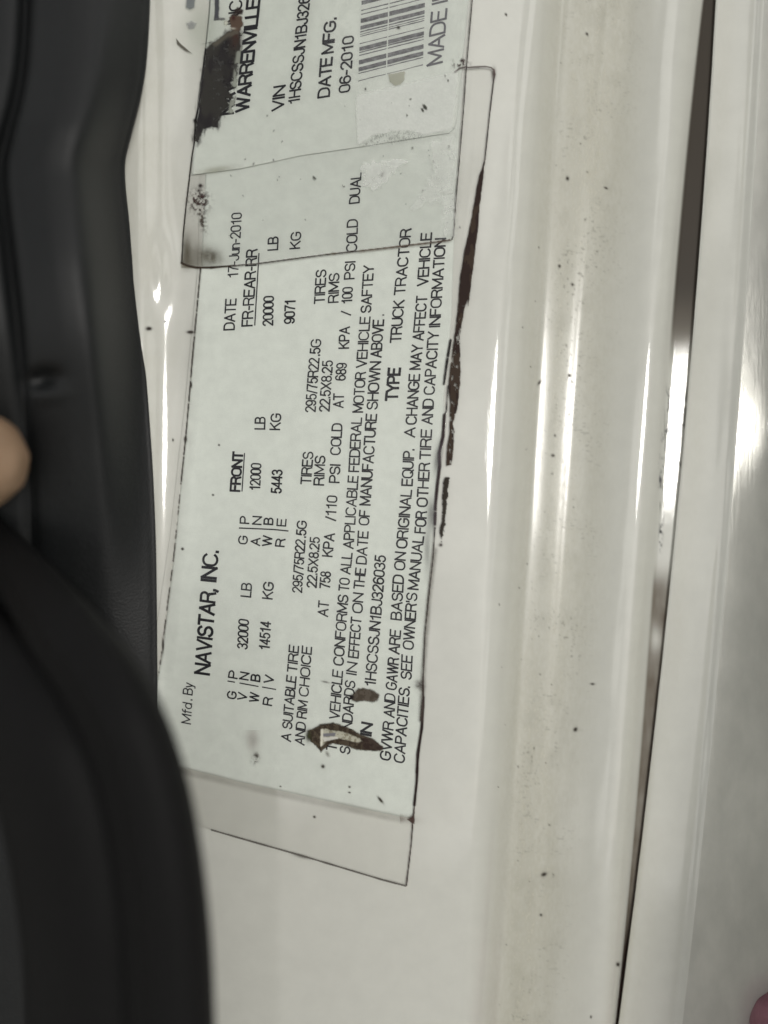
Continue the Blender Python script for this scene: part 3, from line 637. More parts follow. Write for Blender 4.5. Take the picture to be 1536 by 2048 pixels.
# ------------------------------------------------------------------ grime, stains, worn edges, painted glare and shade (painted on with soft edges)
BRN = (.035, .022, .018); BLK = (.014, .011, .012)
def edge_line(L, X, Y, pts, w, col=BLK, a=1.0, seed=1, brk=.15):
    d, s = linedist(X, Y, pts); ww = w * (.55 + .9 * vnoise(s, s * 0, 22, 1, seed, 3))
    L.put(a * (1 - ss(ww * .5, ww + .9, d)) * ss(brk - .12, brk + .12, vnoise(s, s * 0, 9, 1, seed + 7, 2)), col)
def f_edges(L, X, Y):
    n = vnoise(X, Y, 6, 6, 3, 4)
    # wedge of black grime under the lifting edge of the lower film
    A = [(970.5, 316), (965, 367), (960, 408), (956, 457), (951, 496), (944, 554), (940, 590), (937, 613), (935, 600), (929, 618), (925, 640), (921, 668), (919, 690), (921, 723), (921, 755), (916, 809), (912, 826), (905, 848), (909, 862), (907, 895), (903, 930), (893, 931), (894, 895), (899.5, 863), (900, 840), (900.6, 813), (897, 770), (900, 744), (906, 700), (912, 652), (917, 603), (922, 545), (928, 507), (937.6, 466), (943.5, 437), (949, 404), (957, 359), (968, 322)]
    a = poly_a(X, Y, A, 1.0, 1.4, 5, 4, 12)
    worn = ss(.60, .70, vnoise(X, Y, 5, 12, 41, 4)) * ss(600, 640, Y)
    col = np.where((vnoise(X, Y, 16, 40, 5) > .5)[..., None], (.030, .018, .015), (.050, .034, .024))
    L.put(a * (1 - .8 * worn), col)
    B = [(889, 953), (900, 955), (896, 974), (894.5, 998), (892, 1024), (889, 1056), (883, 1086), (880, 1060), (884.5, 1034), (885.5, 991)]
    L.put(poly_a(X, Y, B, .9, 3.2, 5, 14, 7) * .95, (.03, .024, .018))
    L.put(gauss(X, Y, 882, 1090, 3, 3), BRN)
    # edge of the film and sticker down the right side
    edge_line(L, X, Y, [(901.6, 680), (895, 719), (888, 768)], 2.6, BLK, .95, 3)
    edge_line(L, X, Y, [(896, 772), (893, 822), (889, 830), (886.6, 873), (878, 905)], 1.1, BLK, .9, 4)
    edge_line(L, X, Y, [(889, 830), (886.6, 873), (879, 905), (880, 931), (875, 970), (871, 1013), (870, 1056)], 3.0, (.03, .018, .02), .95, 5)
    L.put(.55 * gauss(X, Y, 877, 915, 7, 28, .15) + .45 * gauss(X, Y, 864, 1030, 8, 30) + .3 * gauss(X, Y, 855, 1100, 6, 40), (.10, .09, .10))
    edge_line(L, X, Y, [(870, 1056), (866, 1118), (859, 1180), (850, 1265), (846, 1370)], 1.0, BLK, .95, 6, .05)
    edge_line(L, X, Y, [(846, 1370), (847, 1400), (844, 1456), (836, 1508), (834, 1561), (829, 1610)], 2.4, (.02, .010, .010), 1, 7, 0)
    edge_line(L, X, Y, [(847, 1395), (843, 1440)], 3.2, (.02, .010, .010), 1, 8, 0)
    edge_line(L, X, Y, [(837, 1500), (833.5, 1545)], 2.6, (.02, .010, .010), 1, 9, 0)
    L.put(.45 * (1 - ss(0, 9, np.abs(linedist(X, Y, [(870, 1100), (858, 1200), (848, 1330), (842, 1440)])[0] - 0))) * (.4 + .8 * n), (.12, .10, .085))
    L.put(.6 * gauss(X, Y, 840, 1370, 9, 9) * n * 1.5, (.06, .04, .035))
    edge_line(L, X, Y, [(829, 1610), (826, 1642), (822.6, 1688), (813, 1771)], 1.1, (.03, .015, .015), .95, 10, .02)
    L.put(.95 * poly_a(X, Y, [(829, 1622), (829, 1648), (823, 1646), (815, 1639), (824, 1634)], 1, 1.5, 5), (.05, .025, .022))
    L.put(.3 * gauss(X, Y, 800, 1638, 30, 7, .1), (.2, .15, .12))
def f_edges_top(L, X, Y):
    edge_line(L, X, Y, [(970, 319), (979, 232), (987.7, 159), (989.5, 148)], 1.0, (.03, .02, .02), .95, 11, .02)
    edge_line(L, X, Y, [(989.5, 150), (988, 140), (982, 135), (970, 133), (950, 134), (933, 135)], 1.5, (.10, .08, .075), .9, 12, 0)
    L.put(.8 * gauss(X, Y, 988, 146, 3.5, 10), (.09, .06, .055))
    L.put(ss(.55, .68, vnoise(X, Y, 3, 5, 12, 3)) * gauss(X, Y, 922, 127, 13, 9) * 1.6, (.05, .03, .03))
    edge_line(L, X, Y, [(933, 134), (920, 136), (910, 144)], 1.6, (.08, .05, .05), .8, 13, 0)
wear = meta(decal('film_edge_grime', (800, 310, 990, 1780), f_edges, 4.9, cert, 1.5), 'black and brown grime caught along the lifted film edge')
decal('film_edge_grime', (900, 100, 1000, 330), f_edges_top, 4.9, cert, 1.3)
def f_bot(L, X, Y):
    edge_line(L, X, Y, [(423, 1660), (478, 1676), (605, 1712), (765, 1760), (811, 1772)], 1.2, (.12, .11, .10), .9, 15, .05)
    L.put(.5 * gauss(X, Y, 602, 1713, 16, 3, .28), (.16, .15, .13))
decal('film_edge_grime', (400, 1640, 816, 1780), f_bot, 2.3, cert, 1.5)
def f_left(L, X, Y):
    edge_line(L, X, Y, [(401, 536), (395.5, 600), (390, 659), (384, 726), (378, 799), (371, 878), (362, 966)], 1.0, (.05, .04, .035), .9, 16, .25)
    edge_line(L, X, Y, [(362, 966), (352, 1069), (346, 1127), (335, 1210), (323, 1308), (318, 1345)], .9, (.09, .08, .07), .8, 17, .45)
    for (x, y, r, q) in ((381, 664, 6, 2.5), (382, 770, 1.8, 5), (371, 878, 2.4, 5), (346, 880, 1.2, 2.5), (365, 1098, 2.2, 2.2), (426, 990, 1.8, 1.5), (298, 657, 5, 3), (331, 643, 1.8, 1.8), (326, 1290, 1.6, 12), (438, 890, 1.5, 1.5)):
        L.put(1.4 * gauss(X, Y, x, y, r, q), (.045, .035, .03))
    L.put(.16 * (1 - ss(0, 30, np.abs(X - (395 - (Y - 600) * .095)))) * ss(560, 700, Y) * vnoise(X, Y, 30, 80, 17), (.2, .19, .17))  # soft dark band paints the shade along the sticker's left edge
decal('edge_grime_shade', (285, 530, 450, 1360), f_left, 2.3, cert, 1.5)
def f_bottomlabel(L, X, Y):
    d, s = linedist(X, Y, [(360, 1540), (490, 1572), (596, 1595), (723, 1622), (800, 1638)])
    L.put(.22 * (1 - ss(2, 12, d)) * (.5 + vnoise(X, Y, 40, 20, 5)), (.30, .28, .24))
    L.put(1.1 * gauss(X, Y, 511, 1516, 6, 9, .4) * ss(.25, .6, vnoise(X, Y, 5, 5, 6)), (.07, .05, .04))
    L.put(.35 * gauss(X, Y, 505, 1480, 12, 22), (.42, .36, .34))
    for (x, y, r, q, a_) in ((629, 1634, 2.2, 2, 0), (761, 1600, 2.2, 7, -.7), (699, 1574, 2, 1.5, 0), (699, 1585, 2, 1.2, 0), (561, 1573, 1.6, 1.2, 0), (646, 1533, 3, 3, 0)):
        L.put(1.2 * gauss(X, Y, x, y, r, q, a_), (.07, .06, .045))
decal('soiling', (350, 1460, 815, 1660), f_bottomlabel, 2.5, cert, 2.0)

# scuffed hole with bare metal, and the smear above it
def sc(x, y): return (600 + x / 5.12, 1350 + y / 5.12)
HOLE = [sc(*p) for p in ((80, 570), (150, 545), (200, 510), (340, 490), (450, 525), (560, 570), (620, 610), (700, 640), (760, 665), (800, 700), (850, 740), (840, 780), (760, 778), (640, 770), (560, 760), (450, 720), (330, 700), (270, 740), (215, 785), (160, 720), (105, 680))]
BARE = [sc(*p) for p in ((215, 570), (260, 550), (340, 570), (440, 580), (520, 610), (620, 650), (640, 680), (600, 690), (500, 675), (400, 650), (330, 660), (260, 690), (215, 740), (205, 640))]
def f_hole(L, X, Y):
    n = vnoise(X, Y, 5, 5, 61, 4)
    c = np.where((n > .5)[..., None], (.085, .066, .045), (.045, .032, .022))
    L.put(poly_a(X, Y, HOLE, 2.2, 2.2, 6, 8) * .95, c)
    L.put(.9 * gauss(X, Y, 617, 1472, 5, 10), (.06, .065, .03))
    a = poly_a(X, Y, BARE, 1.6, 1.6, 6, 9)
    L.put(a, np.where((n > .45)[..., None], (.50, .49, .40), (.30, .28, .21)))
    L.put(poly_a(X, Y, [sc(225, 600), sc(370, 590), sc(360, 625), sc(240, 632)], 1.2, 1, 6), (.20, .20, .22))
    L.put(.95 * poly_a(X, Y, [sc(215, 555), sc(240, 550), sc(232, 720), sc(212, 730)], 1.0, .8, 5), (.72, .70, .60))
    L.put(poly_a(X, Y, [sc(230, 640), sc(380, 632), sc(390, 650), sc(250, 680)], 1.2, 1, 6) * .9, (.68, .67, .62))
    L.put(poly_a(X, Y, [sc(620, 640), sc(740, 650), sc(850, 740), sc(830, 775), sc(640, 765)], 2, 1.6, 6) * .6, (.035, .02, .018))
    S2 = [sc(*p) for p in ((520, 225), (570, 170), (600, 135), (700, 145), (770, 165), (810, 210), (790, 265), (740, 280), (660, 260), (580, 275), (540, 260))]
    L.put(.9 * poly_a(X, Y, S2, 2.6, 2.0, 8, 10), np.where((vnoise(X, Y, 8, 8, 5) > .5)[..., None], (.075, .058, .042), (.11, .09, .07)))
    L.put(1.3 * gauss(X, Y, 704, 1394, 4, 4), BLK)
    L.put(.6 * gauss(X, Y, 651, 1364, 7, 1.6, .2), (.12, .10, .09)); L.put(.5 * gauss(X, Y, 655, 1508, 3, 6, -.5), (.2, .18, .15))
def h_hole(X, Y):
    return 2.6 * (poly_a(X, Y, HOLE, 5, 1, 8) - poly_a(X, Y, BARE, 4, 1, 8)) * (.6 + .7 * vnoise(X, Y, 8, 8, 3))
meta(decal('scuff_mark', (608, 1355, 780, 1515), f_hole, 2.3, cert, 1.0, h_hole), 'rubbed hole showing bare metal with a brown rim')

# torn brown corner of the upper sticker and its dirt
def f_torn(L, X, Y):
    n = vnoise(X, Y, 7, 7, 71, 4)
    L.put(.35 * gauss(X, Y, 400, 60, 34, 60), (.50, .54, .46))
    T = [(411, 98), (425, 86), (441, 78), (454, 62), (467, 60), (480, 58), (481, 98), (484, 122), (474, 127), (475, 146), (461, 163), (467, 176), (457, 182), (466, 196), (452, 198), (460, 215), (446, 224), (440, 236), (436, 256), (424, 254), (407, 259), (396, 288), (387, 277), (396, 228), (404, 163)]
    a = np.maximum(poly_a(X, Y, T, 2.6, 3.4, 7, 18), .6 * poly_a(X + 3 * (n - .5), Y, T, 7, 9, 5, 28, 14))
    mixv = ss(.35, .65, vnoise(X, Y, 26, 40, 19))[..., None]
    col = (1 - mixv) * np.array((.050, .047, .040)) + mixv * np.array((.028, .024, .025))
    L.put(a * (.97 - .22 * ss(.4, .8, n) * (X > 425)), col)
    L.put(.55 * gauss(X, Y, 470, 75, 9, 20) * n * 1.6, (.10, .035, .02))
    L.put(.7 * poly_a(X, Y, [(425, 88), (450, 68), (475, 58), (478, 66), (455, 76), (432, 94)], 3, 3, 6), (.17, .155, .12))
    L.put(.9 * poly_a(X, Y, [(462, 30), (482, 32), (485, 50), (478, 62), (464, 58), (458, 44)], 2.5, 3, 5, 22), (.15, .10, .07))
    L.put(1.2 * gauss(X, Y, 467, 36, 4, 5), (.07, .025, .02)); L.put(.9 * gauss(X, Y, 452, 46, 4, 5), (.75, .76, .66)); L.put(.8 * gauss(X, Y, 466, 57, 5, 2), (.65, .64, .55))
    L.put(.7 * (1 - ss(2, 8, linedist(X, Y, [(462, 222), (474, 135), (484, 60)])[0])) * ss(.4, .6, vnoise(X, Y, 9, 12, 77, 3)), (.50, .53, .46))
    # grey ghost of a printed emblem, worn away
    L.put(.75 * poly_a(X, Y, [(373, -30), (392, -30), (388, 14), (380, 19), (372, 16)], 3, 2, 8), (.17, .19, .20))
    L.put(.55 * poly_a(X, Y, [(373, 46), (383, 42), (392, 47), (388, 56), (378, 58)], 3, 2.4, 7), (.24, .25, .26))
    L.put(.85 * poly_a(X, Y, [(432, -30), (440, -30), (437, 34), (436, 40), (428, 41)], 2, 1.6, 6), (.09, .095, .11))
    L.put(.6 * poly_a(X, Y, [(428, 36), (450, 36), (450, 40), (428, 42)], 1.8, 1.6, 6), (.14, .14, .14))
    L.put(.8 * poly_a(X, Y, [(475, 14), (486, 20), (484, 28), (462, 32)], 2, 1.2, 6), (.05, .035, .03))
    L.put(.85 * poly_a(X, Y, [(352, 76), (360, 86), (376, 100), (385, 108), (370, 101), (354, 88)], .8, .4, 6), (.10, .09, .07))
    L.put(.7 * poly_a(X, Y, [(400, 89), (425, 83), (418, 86)], 1, .5, 6), (.13, .12, .10))
    edge_line(L, X, Y, [(411, 98), (404, 163), (397, 215), (390, 242)], 1.2, BLK, .9, 2, 0)
    edge_line(L, X, Y, [(390, 242), (389, 285), (384, 310), (378, 360), (372, 410), (366, 470), (363, 526)], .8, (.03, .024, .02), .95, 21, .05)
    L.put(1.2 * gauss(X, Y, 390, 241, 3, 3.5), BLK)
    # brown blot and smoke-coloured soiling of the lower corner
    sp_ = vnoise(X, Y, 4, 4, 55, 3)
    L.put(ss(.42, .62, sp_) * gauss(X, Y, 398, 403, 16, 19) * 1.5, (.065, .035, .03))
    L.put(.75 * gauss(X, Y, 404, 440, 6, 20, -.25) * ss(.3, .7, sp_) * 1.4, (.09, .07, .05)); L.put(1.1 * gauss(X, Y, 401, 371, 4, 3), (.05, .035, .03)); L.put(gauss(X, Y, 397, 381, 2, 2), (.05, .035, .03))
    cor = ss(430, 530, Y) * (1 - ss(365, 450, X - (Y - 520) * .2)) * (Y < 536)
    cor = cor * ss(-1.5, 1.5, X - (363 + (526 - Y) * .085))
    L.put(.42 * cor * (.5 + .9 * vnoise(X, Y, 22, 22, 6)), (.16, .14, .085))
    L.put(.55 * gauss(X, Y, 420, 512, 24, 14, .3) * (.5 + n), (.11, .085, .045)); L.put(.6 * ss(-1.5, 1.5, X - (363 + (526 - Y) * .085)) * gauss(X, Y, 374, 505, 8, 26), (.12, .10, .06))
    L.put(.35 * gauss(X, Y, 432, 340, 30, 6, -.15), (.42, .42, .32))
    edge_line(L, X, Y, [(363, 526), (375, 531), (392, 535), (422, 535)], 2.0, (.08, .055, .04), .9, 23, 0)
    edge_line(L, X, Y, [(422, 535), (470, 531)], 2.2, (.06, .04, .03), .9, 24, 0)
DT = decal('torn_corner', (345, -30, 500, 545), f_torn, 2.75 , upper, 1.2)
meta(DT, 'brown residue where the sticker corner is torn away')
def f_line2(L, X, Y):
    edge_line(L, X, Y, [(465, 531.5), (516, 527), (652, 509), (770, 496), (879, 483), (900, 480)], 1.05, (.05, .035, .03), .95, 25, .08)
    L.put(.45 * (1 - ss(0, 5, linedist(X, Y, [(720, 503), (900, 481)])[0])) * (.3 + .6 * vnoise(X, Y, 20, 8, 3)), (.25, .2, .16))
    edge_line(L, X, Y, [(904, 479), (907.5, 470), (912, 398), (919, 319), (927, 221), (933, 133), (938, 77), (944.5, 0), (948, -60)], 1.05, (.03, .02, .02), .95, 26, .0)
    L.put(1.2 * gauss(X, Y, 667, 507, 4, 2) * vnoise(X, Y, 4, 4, 3), (.2, .16, .1))
    for k in range(34):
        rx, ry = random.uniform(430, 935), random.uniform(150, 478); r0 = random.choice((.7, .8, .9, 1.2)); aa = random.uniform(-1, 1)
        L.put(.8 * gauss(X, Y, rx, ry, r0, r0 * random.uniform(1, 2.6), aa), (.12, .12, .11))
    for (x, y, r, q, a_) in ((765, 348, 2, 3.5, .3), (628, 355, 1.5, 3, -.5), (631, 357, 1.2, 2, 0), (688, 373, 1.5, 1.2, 0), (797, 55, 3, 2.5, 0), (850, 214, 3, 6, -.6), (845, 220, 2, 4, -.6), (896, 161, 1.5, 2.4, 0), (814, 231, 1.3, 2.5, 0), (825, 296, 1.6, 1.6, 0), (898, 293, 1.3, 2.5, 0), (731, 178, 1.4, 2.4, 0), (821, 198, 2, 1.5, 0)):
        L.put(1.2 * gauss(X, Y, x, y, r, q, a_), (.06, .06, .05))
    L.put(.55 * (1 - ss(0, 1.6, linedist(X, Y, [(883, 385), (898, 385.5), (908, 387)])[0])), (.25, .24, .2))
    # pale patches paint the sky's reflection into the film colour, with dry speckle
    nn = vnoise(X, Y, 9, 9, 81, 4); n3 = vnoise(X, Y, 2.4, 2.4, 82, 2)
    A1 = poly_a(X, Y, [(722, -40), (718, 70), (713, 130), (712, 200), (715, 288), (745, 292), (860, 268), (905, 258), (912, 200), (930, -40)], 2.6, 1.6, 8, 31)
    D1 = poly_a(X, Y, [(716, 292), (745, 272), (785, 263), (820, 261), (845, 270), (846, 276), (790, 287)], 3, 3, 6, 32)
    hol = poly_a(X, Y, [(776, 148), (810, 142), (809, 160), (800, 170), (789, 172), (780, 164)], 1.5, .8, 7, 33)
    glare_a = A1 * (1 - D1 * .9) * (1 - hol) * (.03 + .34 * ss(166, 182, Y - (780 - X) * .24) + .10 * (nn - .3) * ss(150, 180, Y) + .03 * (n3 > .6))
    L.put(np.where(L.a > .3, 0, glare_a), (.95, .97, .93))
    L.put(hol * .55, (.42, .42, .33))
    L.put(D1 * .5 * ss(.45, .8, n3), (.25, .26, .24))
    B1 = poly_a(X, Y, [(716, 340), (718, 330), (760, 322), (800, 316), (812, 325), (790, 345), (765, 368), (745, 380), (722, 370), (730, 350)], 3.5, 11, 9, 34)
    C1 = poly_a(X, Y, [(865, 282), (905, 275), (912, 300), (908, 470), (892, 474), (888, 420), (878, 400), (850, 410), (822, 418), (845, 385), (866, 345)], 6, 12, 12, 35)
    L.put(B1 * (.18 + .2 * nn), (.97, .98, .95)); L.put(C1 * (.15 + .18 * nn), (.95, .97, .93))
decal('film_grime_glare', (420, -40, 950, 545), f_line2, 5.6, upper, 1.6)

# specks and smears of dirt in the trough and on the flat
def f_spk(L, X, Y):
    Uu = lut(UT, X, Y); band = ss(1050, 1105, Uu) * (1 - ss(1160, 1240, Uu))
    n1 = vnoise(X, Y, 3.4, 4.6, 91, 3); n2 = vnoise(X, Y, 60, 90, 92, 2)
    L.put(band * ss(.70, .80, n1) * ss(.5, .72, n2) * .35, (.13, .115, .09))
    n4 = vnoise(X, Y, 8, 2.2, 94, 3)
    L.put(band * ss(.66, .82, n4) * ss(.5, .7, vnoise(X, Y, 50, 70, 95, 2)) * .28, (.22, .21, .17))
    mot = vnoise(X, Y, 24, 40, 96, 4); L.put(band * ss(.45, .8, mot) * .05, (.30, .285, .22))
    for k in range(70):
        u = random.gauss(1110, 38); y = random.uniform(-20, 2048)
        x = float(np.interp(u, UT[int((y + 1008) / 16)], XT)); r0 = random.choice((.5, .6, .8, 1.1)); 
        L.put(.8 * gauss(X, Y, x, y, r0, r0 * random.uniform(1, 2.4), random.uniform(-1, 1)), (.08, .065, .05))
    for (x, y, r, q, a_) in ((1135, 357, 2.5, 3.5, 0), (1212, 376, 3.5, 1.6, .4), (1012, 29, 1.6, 2.6, -.3), (1174, 68, 1.8, 3, -.4), (1106, 911, 2.6, 2.2, 0), (1110, 871, 1.6, 1.6, 0), (1139, 751, 2.6, 2.6, .4), (1119, 532, 2.2, 2.6, 0), (1145, 569, 2, 2.4, 0), (1088, 1749, 5, 3, -.4), (1151, 1459, 3, 4, .6), (1185, 1368, 4, 1.4, 0), (1082, 1830, 2.2, 2.2, 0), (1236, 1929, 3, 3.5, 0), (1182, 2034, 1.4, 2.6, .3), (1079, 765, 1.6, 5, .6)):
        L.put(1.2 * gauss(X, Y, x, y, r, q, a_), (.06, .05, .04))
meta(decal('dirt_specks', (985, -40, 1330, 2060), f_spk, .35, frame, 2.3), None, None, None, 'stuff')
def f_seam(L, X, Y):
    e = edge2(Y)
    dd = e - X
    L.put(ss(-.5, .8, dd) * (1 - ss(1.5, 5, dd)) * ss(1120, 1500, Y) * .7, (.055, .03, .022))
    L.put((1 - ss(0, 5, np.abs(dd - 4))) * ss(1850, 1900, Y) * .8, (.03, .015, .012))
    L.put(1.1 * gauss(X, Y, 1321, 955, 2, 16, .15) * ss(.4, .6, vnoise(X, Y, 3, 8, 5)), (.1, .1, .12)); L.put(1.2 * gauss(X, Y, 1322, 1068, 3, 26, .04) * ss(.45, .6, vnoise(X, Y, 3, 7, 6)), (.06, .06, .07))
    n = vnoise(X, Y, 2.2, 16, 97, 3); L.put(ss(.62, .72, n) * ss(760, 790, Y) * (1 - ss(960, 1010, Y)) * ss(2, 10, dd) * (1 - ss(40, 48, dd)) * .55, (.2, .2, .22))
decal('seam_dirt', (1215, -40, 1440, 2090), f_seam, .35, frame, 2.2)

# ------------------------------------------------------------------ black trim and rubber weatherstrip at the left
def pv(x, y, h):
    """the point at height h over the panel seen from the camera in line with (x, y)"""
    return x, y
def smooth_curve(pts, yq):
    p = np.array(pts, float); return pchip(p[:, 1], p[:, 0], yq)
EDGE = [(300, -950), (300, -350), (299, -60), (297, 20), (290, 130), (278, 200), (262, 262), (247, 335), (248, 365), (255, 430), (270, 560), (285, 700), (297, 850), (305, 980), (310, 1130), (312, 1340), (314, 1700), (316, 3060)]
yq = np.arange(-940, 3050, 12.0); ex = smooth_curve(EDGE, yq)
ex = np.convolve(np.pad(ex, 1, 'edge'), [.2, .6, .2], 'valid')
eh = np.interp(yq, [-340, 250, 345, 560, 1100, 2400], [75, 60, 45, 34, 34, 34])
secs = [(-8, 0, -30), (3, 0, -6), (0, 0, 0), (-5, 0, 5), (-14, 0, 16), (-30, 0, 30), (-60, 0, 52), (-95, 0, 72), (-130, 0, 82), (-165, 0, 86), (-200, 0, 85), (-225, 0, 80), (-238, 0, 66), (-246, 0, 58), (-256, 0, 70), (-275, 0, 86), (-330, 0, 92), (-480, 0, 84), (-760, 0, 60), (-1100, 0, 20)]
X = np.zeros((len(yq), len(secs))); Y = X.copy(); Z = X.copy()
for j, (dx, _, dh) in enumerate(secs):
    flat = ss(500, 900, yq)
    h = eh + dh * (1 - .55 * flat)
    X[:, j], Y[:, j] = pv(ex + dx, yq, h); Z[:, j] = h
Xs, Ys, Zs = [], [], []
# refine across
tq = np.linspace(0, len(secs) - 1, 90)
def ref(A): return np.stack([pchip(np.arange(len(secs)), A[i], tq) for i in range(len(A))])
X, Y, Z = ref(X), ref(Y), ref(Z)
Z += 120 * ss(-200, 640, Y) * (1 - ss(640, 1300, Y)) * ss(6, 110, ex[:, None] - X)
Z -= 30 * gauss(X, Y, *[float(v) for v in pv(88, 757, 60)], 30, 15, -.15)
Z += 5 * gauss(X, Y, *[float(v) for v in pv(100, 790, 60)], 34, 12, -.1)
trim = empty('door_trim', 'flat black grained trim strip with an oval hole along the left of the stickers', 'trim')
link('trim_skin', grid_mesh('trim_skin', X, Y, Z), M_TRIM, trim)

HC = [(-50, 960, 90), (-10, 1050, 120), (60, 1145, 200), (140, 1260, 290), (220, 1370, 330), (275, 1480, 350), (315, 1620, 350), (340, 1780, 350), (352, 1920, 345), (358, 2100, 340), (366, 3050, 330)]
HC = [(x - 20, y, h) for x, y, h in HC]
def tube(name, pts, rad, m, parent, seg=48, squash=1.0, rib=None):
    p = np.array(pts, float); t = np.arange(len(p)); tq = np.linspace(0, len(p) - 1, 90)
    C = np.stack([pchip(t, p[:, k], tq) for k in range(3)], -1)
    C = np.stack([*pv(C[:, 0], C[:, 1], C[:, 2]), C[:, 2]], -1)
    for _ in range(4): C[1:-1] = (C[:-2] + 2 * C[1:-1] + C[2:]) / 4
    d = np.gradient(C, axis=0); d /= np.linalg.norm(d, axis=1)[:, None]
    a = np.linspace(0, 2 * math.pi, seg + 1)[:-1]; bmv = []; bm = bmesh.new()
    for k in range(len(C)):
        sdir = np.cross(d[k], [0, 0, 1]); sdir /= np.linalg.norm(sdir); u2 = np.cross(sdir, d[k])
        r = np.interp(tq[k], t, rad); row = []
        for an in a:
            rr = r * (1 + (rib(an) if rib else 0)); q = C[k] + sdir * math.cos(an) * rr + u2 * math.sin(an) * rr * squash
            row.append(bm.verts.new(W(*q)))
        bmv.append(row)
    for k in range(len(C) - 1):
        for j in range(seg): bm.faces.new((bmv[k][j], bmv[k][(j + 1) % seg], bmv[k + 1][(j + 1) % seg], bmv[k + 1][j]))
    bm.faces.new(bmv[0]); bm.faces.new(bmv[-1][::-1])
    bmesh.ops.recalc_face_normals(bm, faces=bm.faces[:])
    me = bpy.data.meshes.new(name); bm.to_mesh(me); bm.free(); return link(name, me, m, parent)
seal = empty('weatherstrip', 'thick blurred black rubber weatherstrip bowing over the lower left of the stickers', 'rubber seal')
tube('seal_bulb', HC, [26, 34, 56, 78, 88, 92, 94, 94, 94, 94, 94], M_SEAL, seal, 64, .8, lambda a: .05 * math.exp(-((a - 1.9) / .12) ** 2) - .10 * math.exp(-((a - 2.25) / .14) ** 2))
tube('seal_flange', [(x - 150, y + 60, max(60, h - 60)) for x, y, h in HC], [26, 40, 70, 100, 120, 130, 135, 135, 135, 135, 135], M_SEAL, seal, 48, .7)

# ------------------------------------------------------------------ hands
def skin_mat(name, c1, c2):
    m, t, o = mat(name); b = N(t, 'ShaderNodeBsdfPrincipled'); tc = N(t, 'ShaderNodeTexCoord'); n = noise_node(t, tc.outputs['Object'], 130, 5, .6)
    r = ramp(t, n.outputs[0], [(.35, c1), (.65, c2)]); t.links.new(r.outputs[0], b.inputs['Base Color']); b.inputs['Roughness'].default_value = .5
    b.inputs['Subsurface Weight'].default_value = .12; b.inputs['Subsurface Radius'].default_value = (1, .35, .2); b.inputs['Subsurface Scale'].default_value = .002
    w = N(t, 'ShaderNodeTexNoise'); w.inputs['Scale'].default_value = 700; mp = N(t, 'ShaderNodeMapping'); mp.inputs['Scale'].default_value = (.25, 1, 1.6); t.links.new(tc.outputs['Object'], mp.inputs[0]); t.links.new(mp.outputs[0], w.inputs['Vector'])
    bp = N(t, 'ShaderNodeBump'); bp.inputs['Strength'].default_value = .45; bp.inputs['Distance'].default_value = .0006; t.links.new(w.outputs[0], bp.inputs['Height']); t.links.new(bp.outputs[0], b.inputs['Normal'])
    t.links.new(b.outputs[0], o.inputs[0]); return m
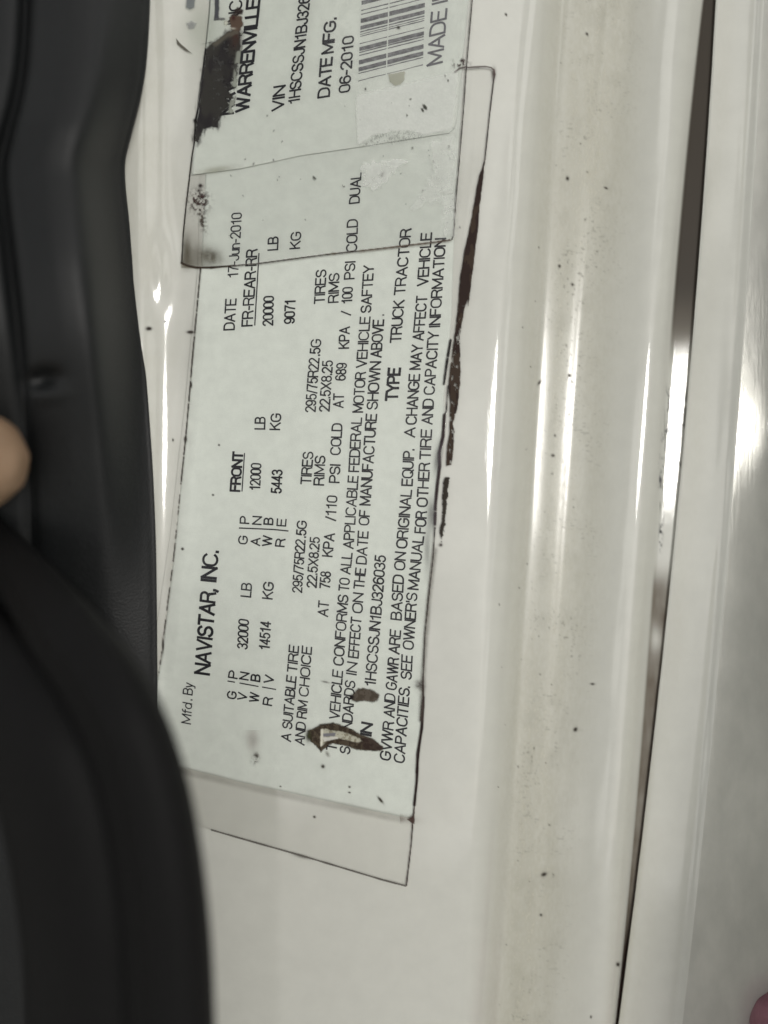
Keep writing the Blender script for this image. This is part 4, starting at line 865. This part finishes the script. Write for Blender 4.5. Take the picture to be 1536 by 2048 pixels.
def hand(name, label, m, chains, creases=()):
    """chains of (x, y, z, r) in the panel grid, melted into one continuous skin"""
    bm = bmesh.new()
    for ch in chains:
        c = np.array(ch, float)
        for a, b in zip(c[:-1], c[1:]):
            L = np.linalg.norm((b - a)[:3]); n = max(2, int(L / (min(a[3], b[3]) * .22)))
            for k in range(n + 1):
                q = a + (b - a) * k / n
                r_ = bmesh.ops.create_icosphere(bm, subdivisions=2, radius=q[3] * U); v3 = Vector(W(*q[:3]))
                for v in r_['verts']: v.co += v3
    me = bpy.data.meshes.new(name + '_src'); bm.to_mesh(me); bm.free()
    o = bpy.data.objects.new(name + '_src', me); COL.objects.link(o)
    md = o.modifiers.new('r', 'REMESH'); md.mode = 'VOXEL'; md.voxel_size = .0011; md.use_smooth_shade = True
    sm = o.modifiers.new('s', 'SMOOTH'); sm.factor = .5; sm.iterations = 8
    dg = bpy.context.evaluated_depsgraph_get(); me2 = bpy.data.meshes.new_from_object(o.evaluated_get(dg))
    bpy.data.objects.remove(o); me2.name = name; me2.materials.clear()
    out = link(name, me2, m); meta(out, label, 'hand', 'hands of the person holding the camera'); return out
hx, hy = -60, 930
hand('hand', 'tan bare thumb tip pressing in from the left edge over the black trim', skin_mat('tan_skin', (.23, .15, .09), (.31, .205, .13)),
     [[(-52, 920, 225, 90), (-80, 924, 230, 96), (-150, 935, 205, 94), (-260, 960, 215, 92), (-420, 1010, 210, 105), (-560, 1090, 170, 150)],
      [(-560, 1090, 170, 170), (-760, 1180, 120, 210), (-980, 1250, 90, 200), (-1200, 1300, 80, 190)],
      [(-760, 1040, 120, 170), (-800, 860, 110, 95), (-640, 640, 60, 84), (-470, 560, 10, 76), (-400, 600, -10, 66)],
      [(-840, 1060, 120, 170), (-960, 840, 110, 96), (-800, 560, 50, 84), (-600, 450, -10, 76), (-520, 480, -20, 66)],
      [(-960, 1100, 100, 160), (-1110, 860, 90, 92), (-980, 560, 40, 82), (-790, 420, -20, 74), (-700, 440, -30, 64)],
      [(-1080, 1160, 90, 150), (-1240, 940, 80, 82), (-1170, 680, 40, 72), (-1020, 540, -10, 64), (-950, 550, -20, 56)]])
hand('hand', 'dark reddish knuckle of a finger in the bottom right corner', skin_mat('reddish_skin', (.22, .085, .12), (.33, .15, .19)),
     [[(1586, 2064, -8, 84), (1612, 2170, 20, 92), (1625, 2330, 60, 96), (1610, 2520, 95, 104), (1590, 2720, 110, 150)],
      [(1590, 2720, 120, 180), (1580, 2950, 120, 200), (1580, 3200, 110, 180)],
      [(1510, 2700, 120, 150), (1450, 2450, 110, 90), (1400, 2270, 50, 80), (1380, 2200, -5, 72)], [(1430, 2760, 120, 150), (1320, 2520, 110, 88), (1255, 2350, 50, 78), (1235, 2280, 0, 70)],
      [(1400, 2840, 110, 140), (1230, 2660, 90, 80), (1130, 2530, 40, 72), (1105, 2480, 10, 64)], [(1560, 2860, 130, 150), (1740, 2760, 130, 90), (1790, 2620, 110, 82), (1780, 2520, 90, 74)]])
print('objects', len(bpy.data.objects))
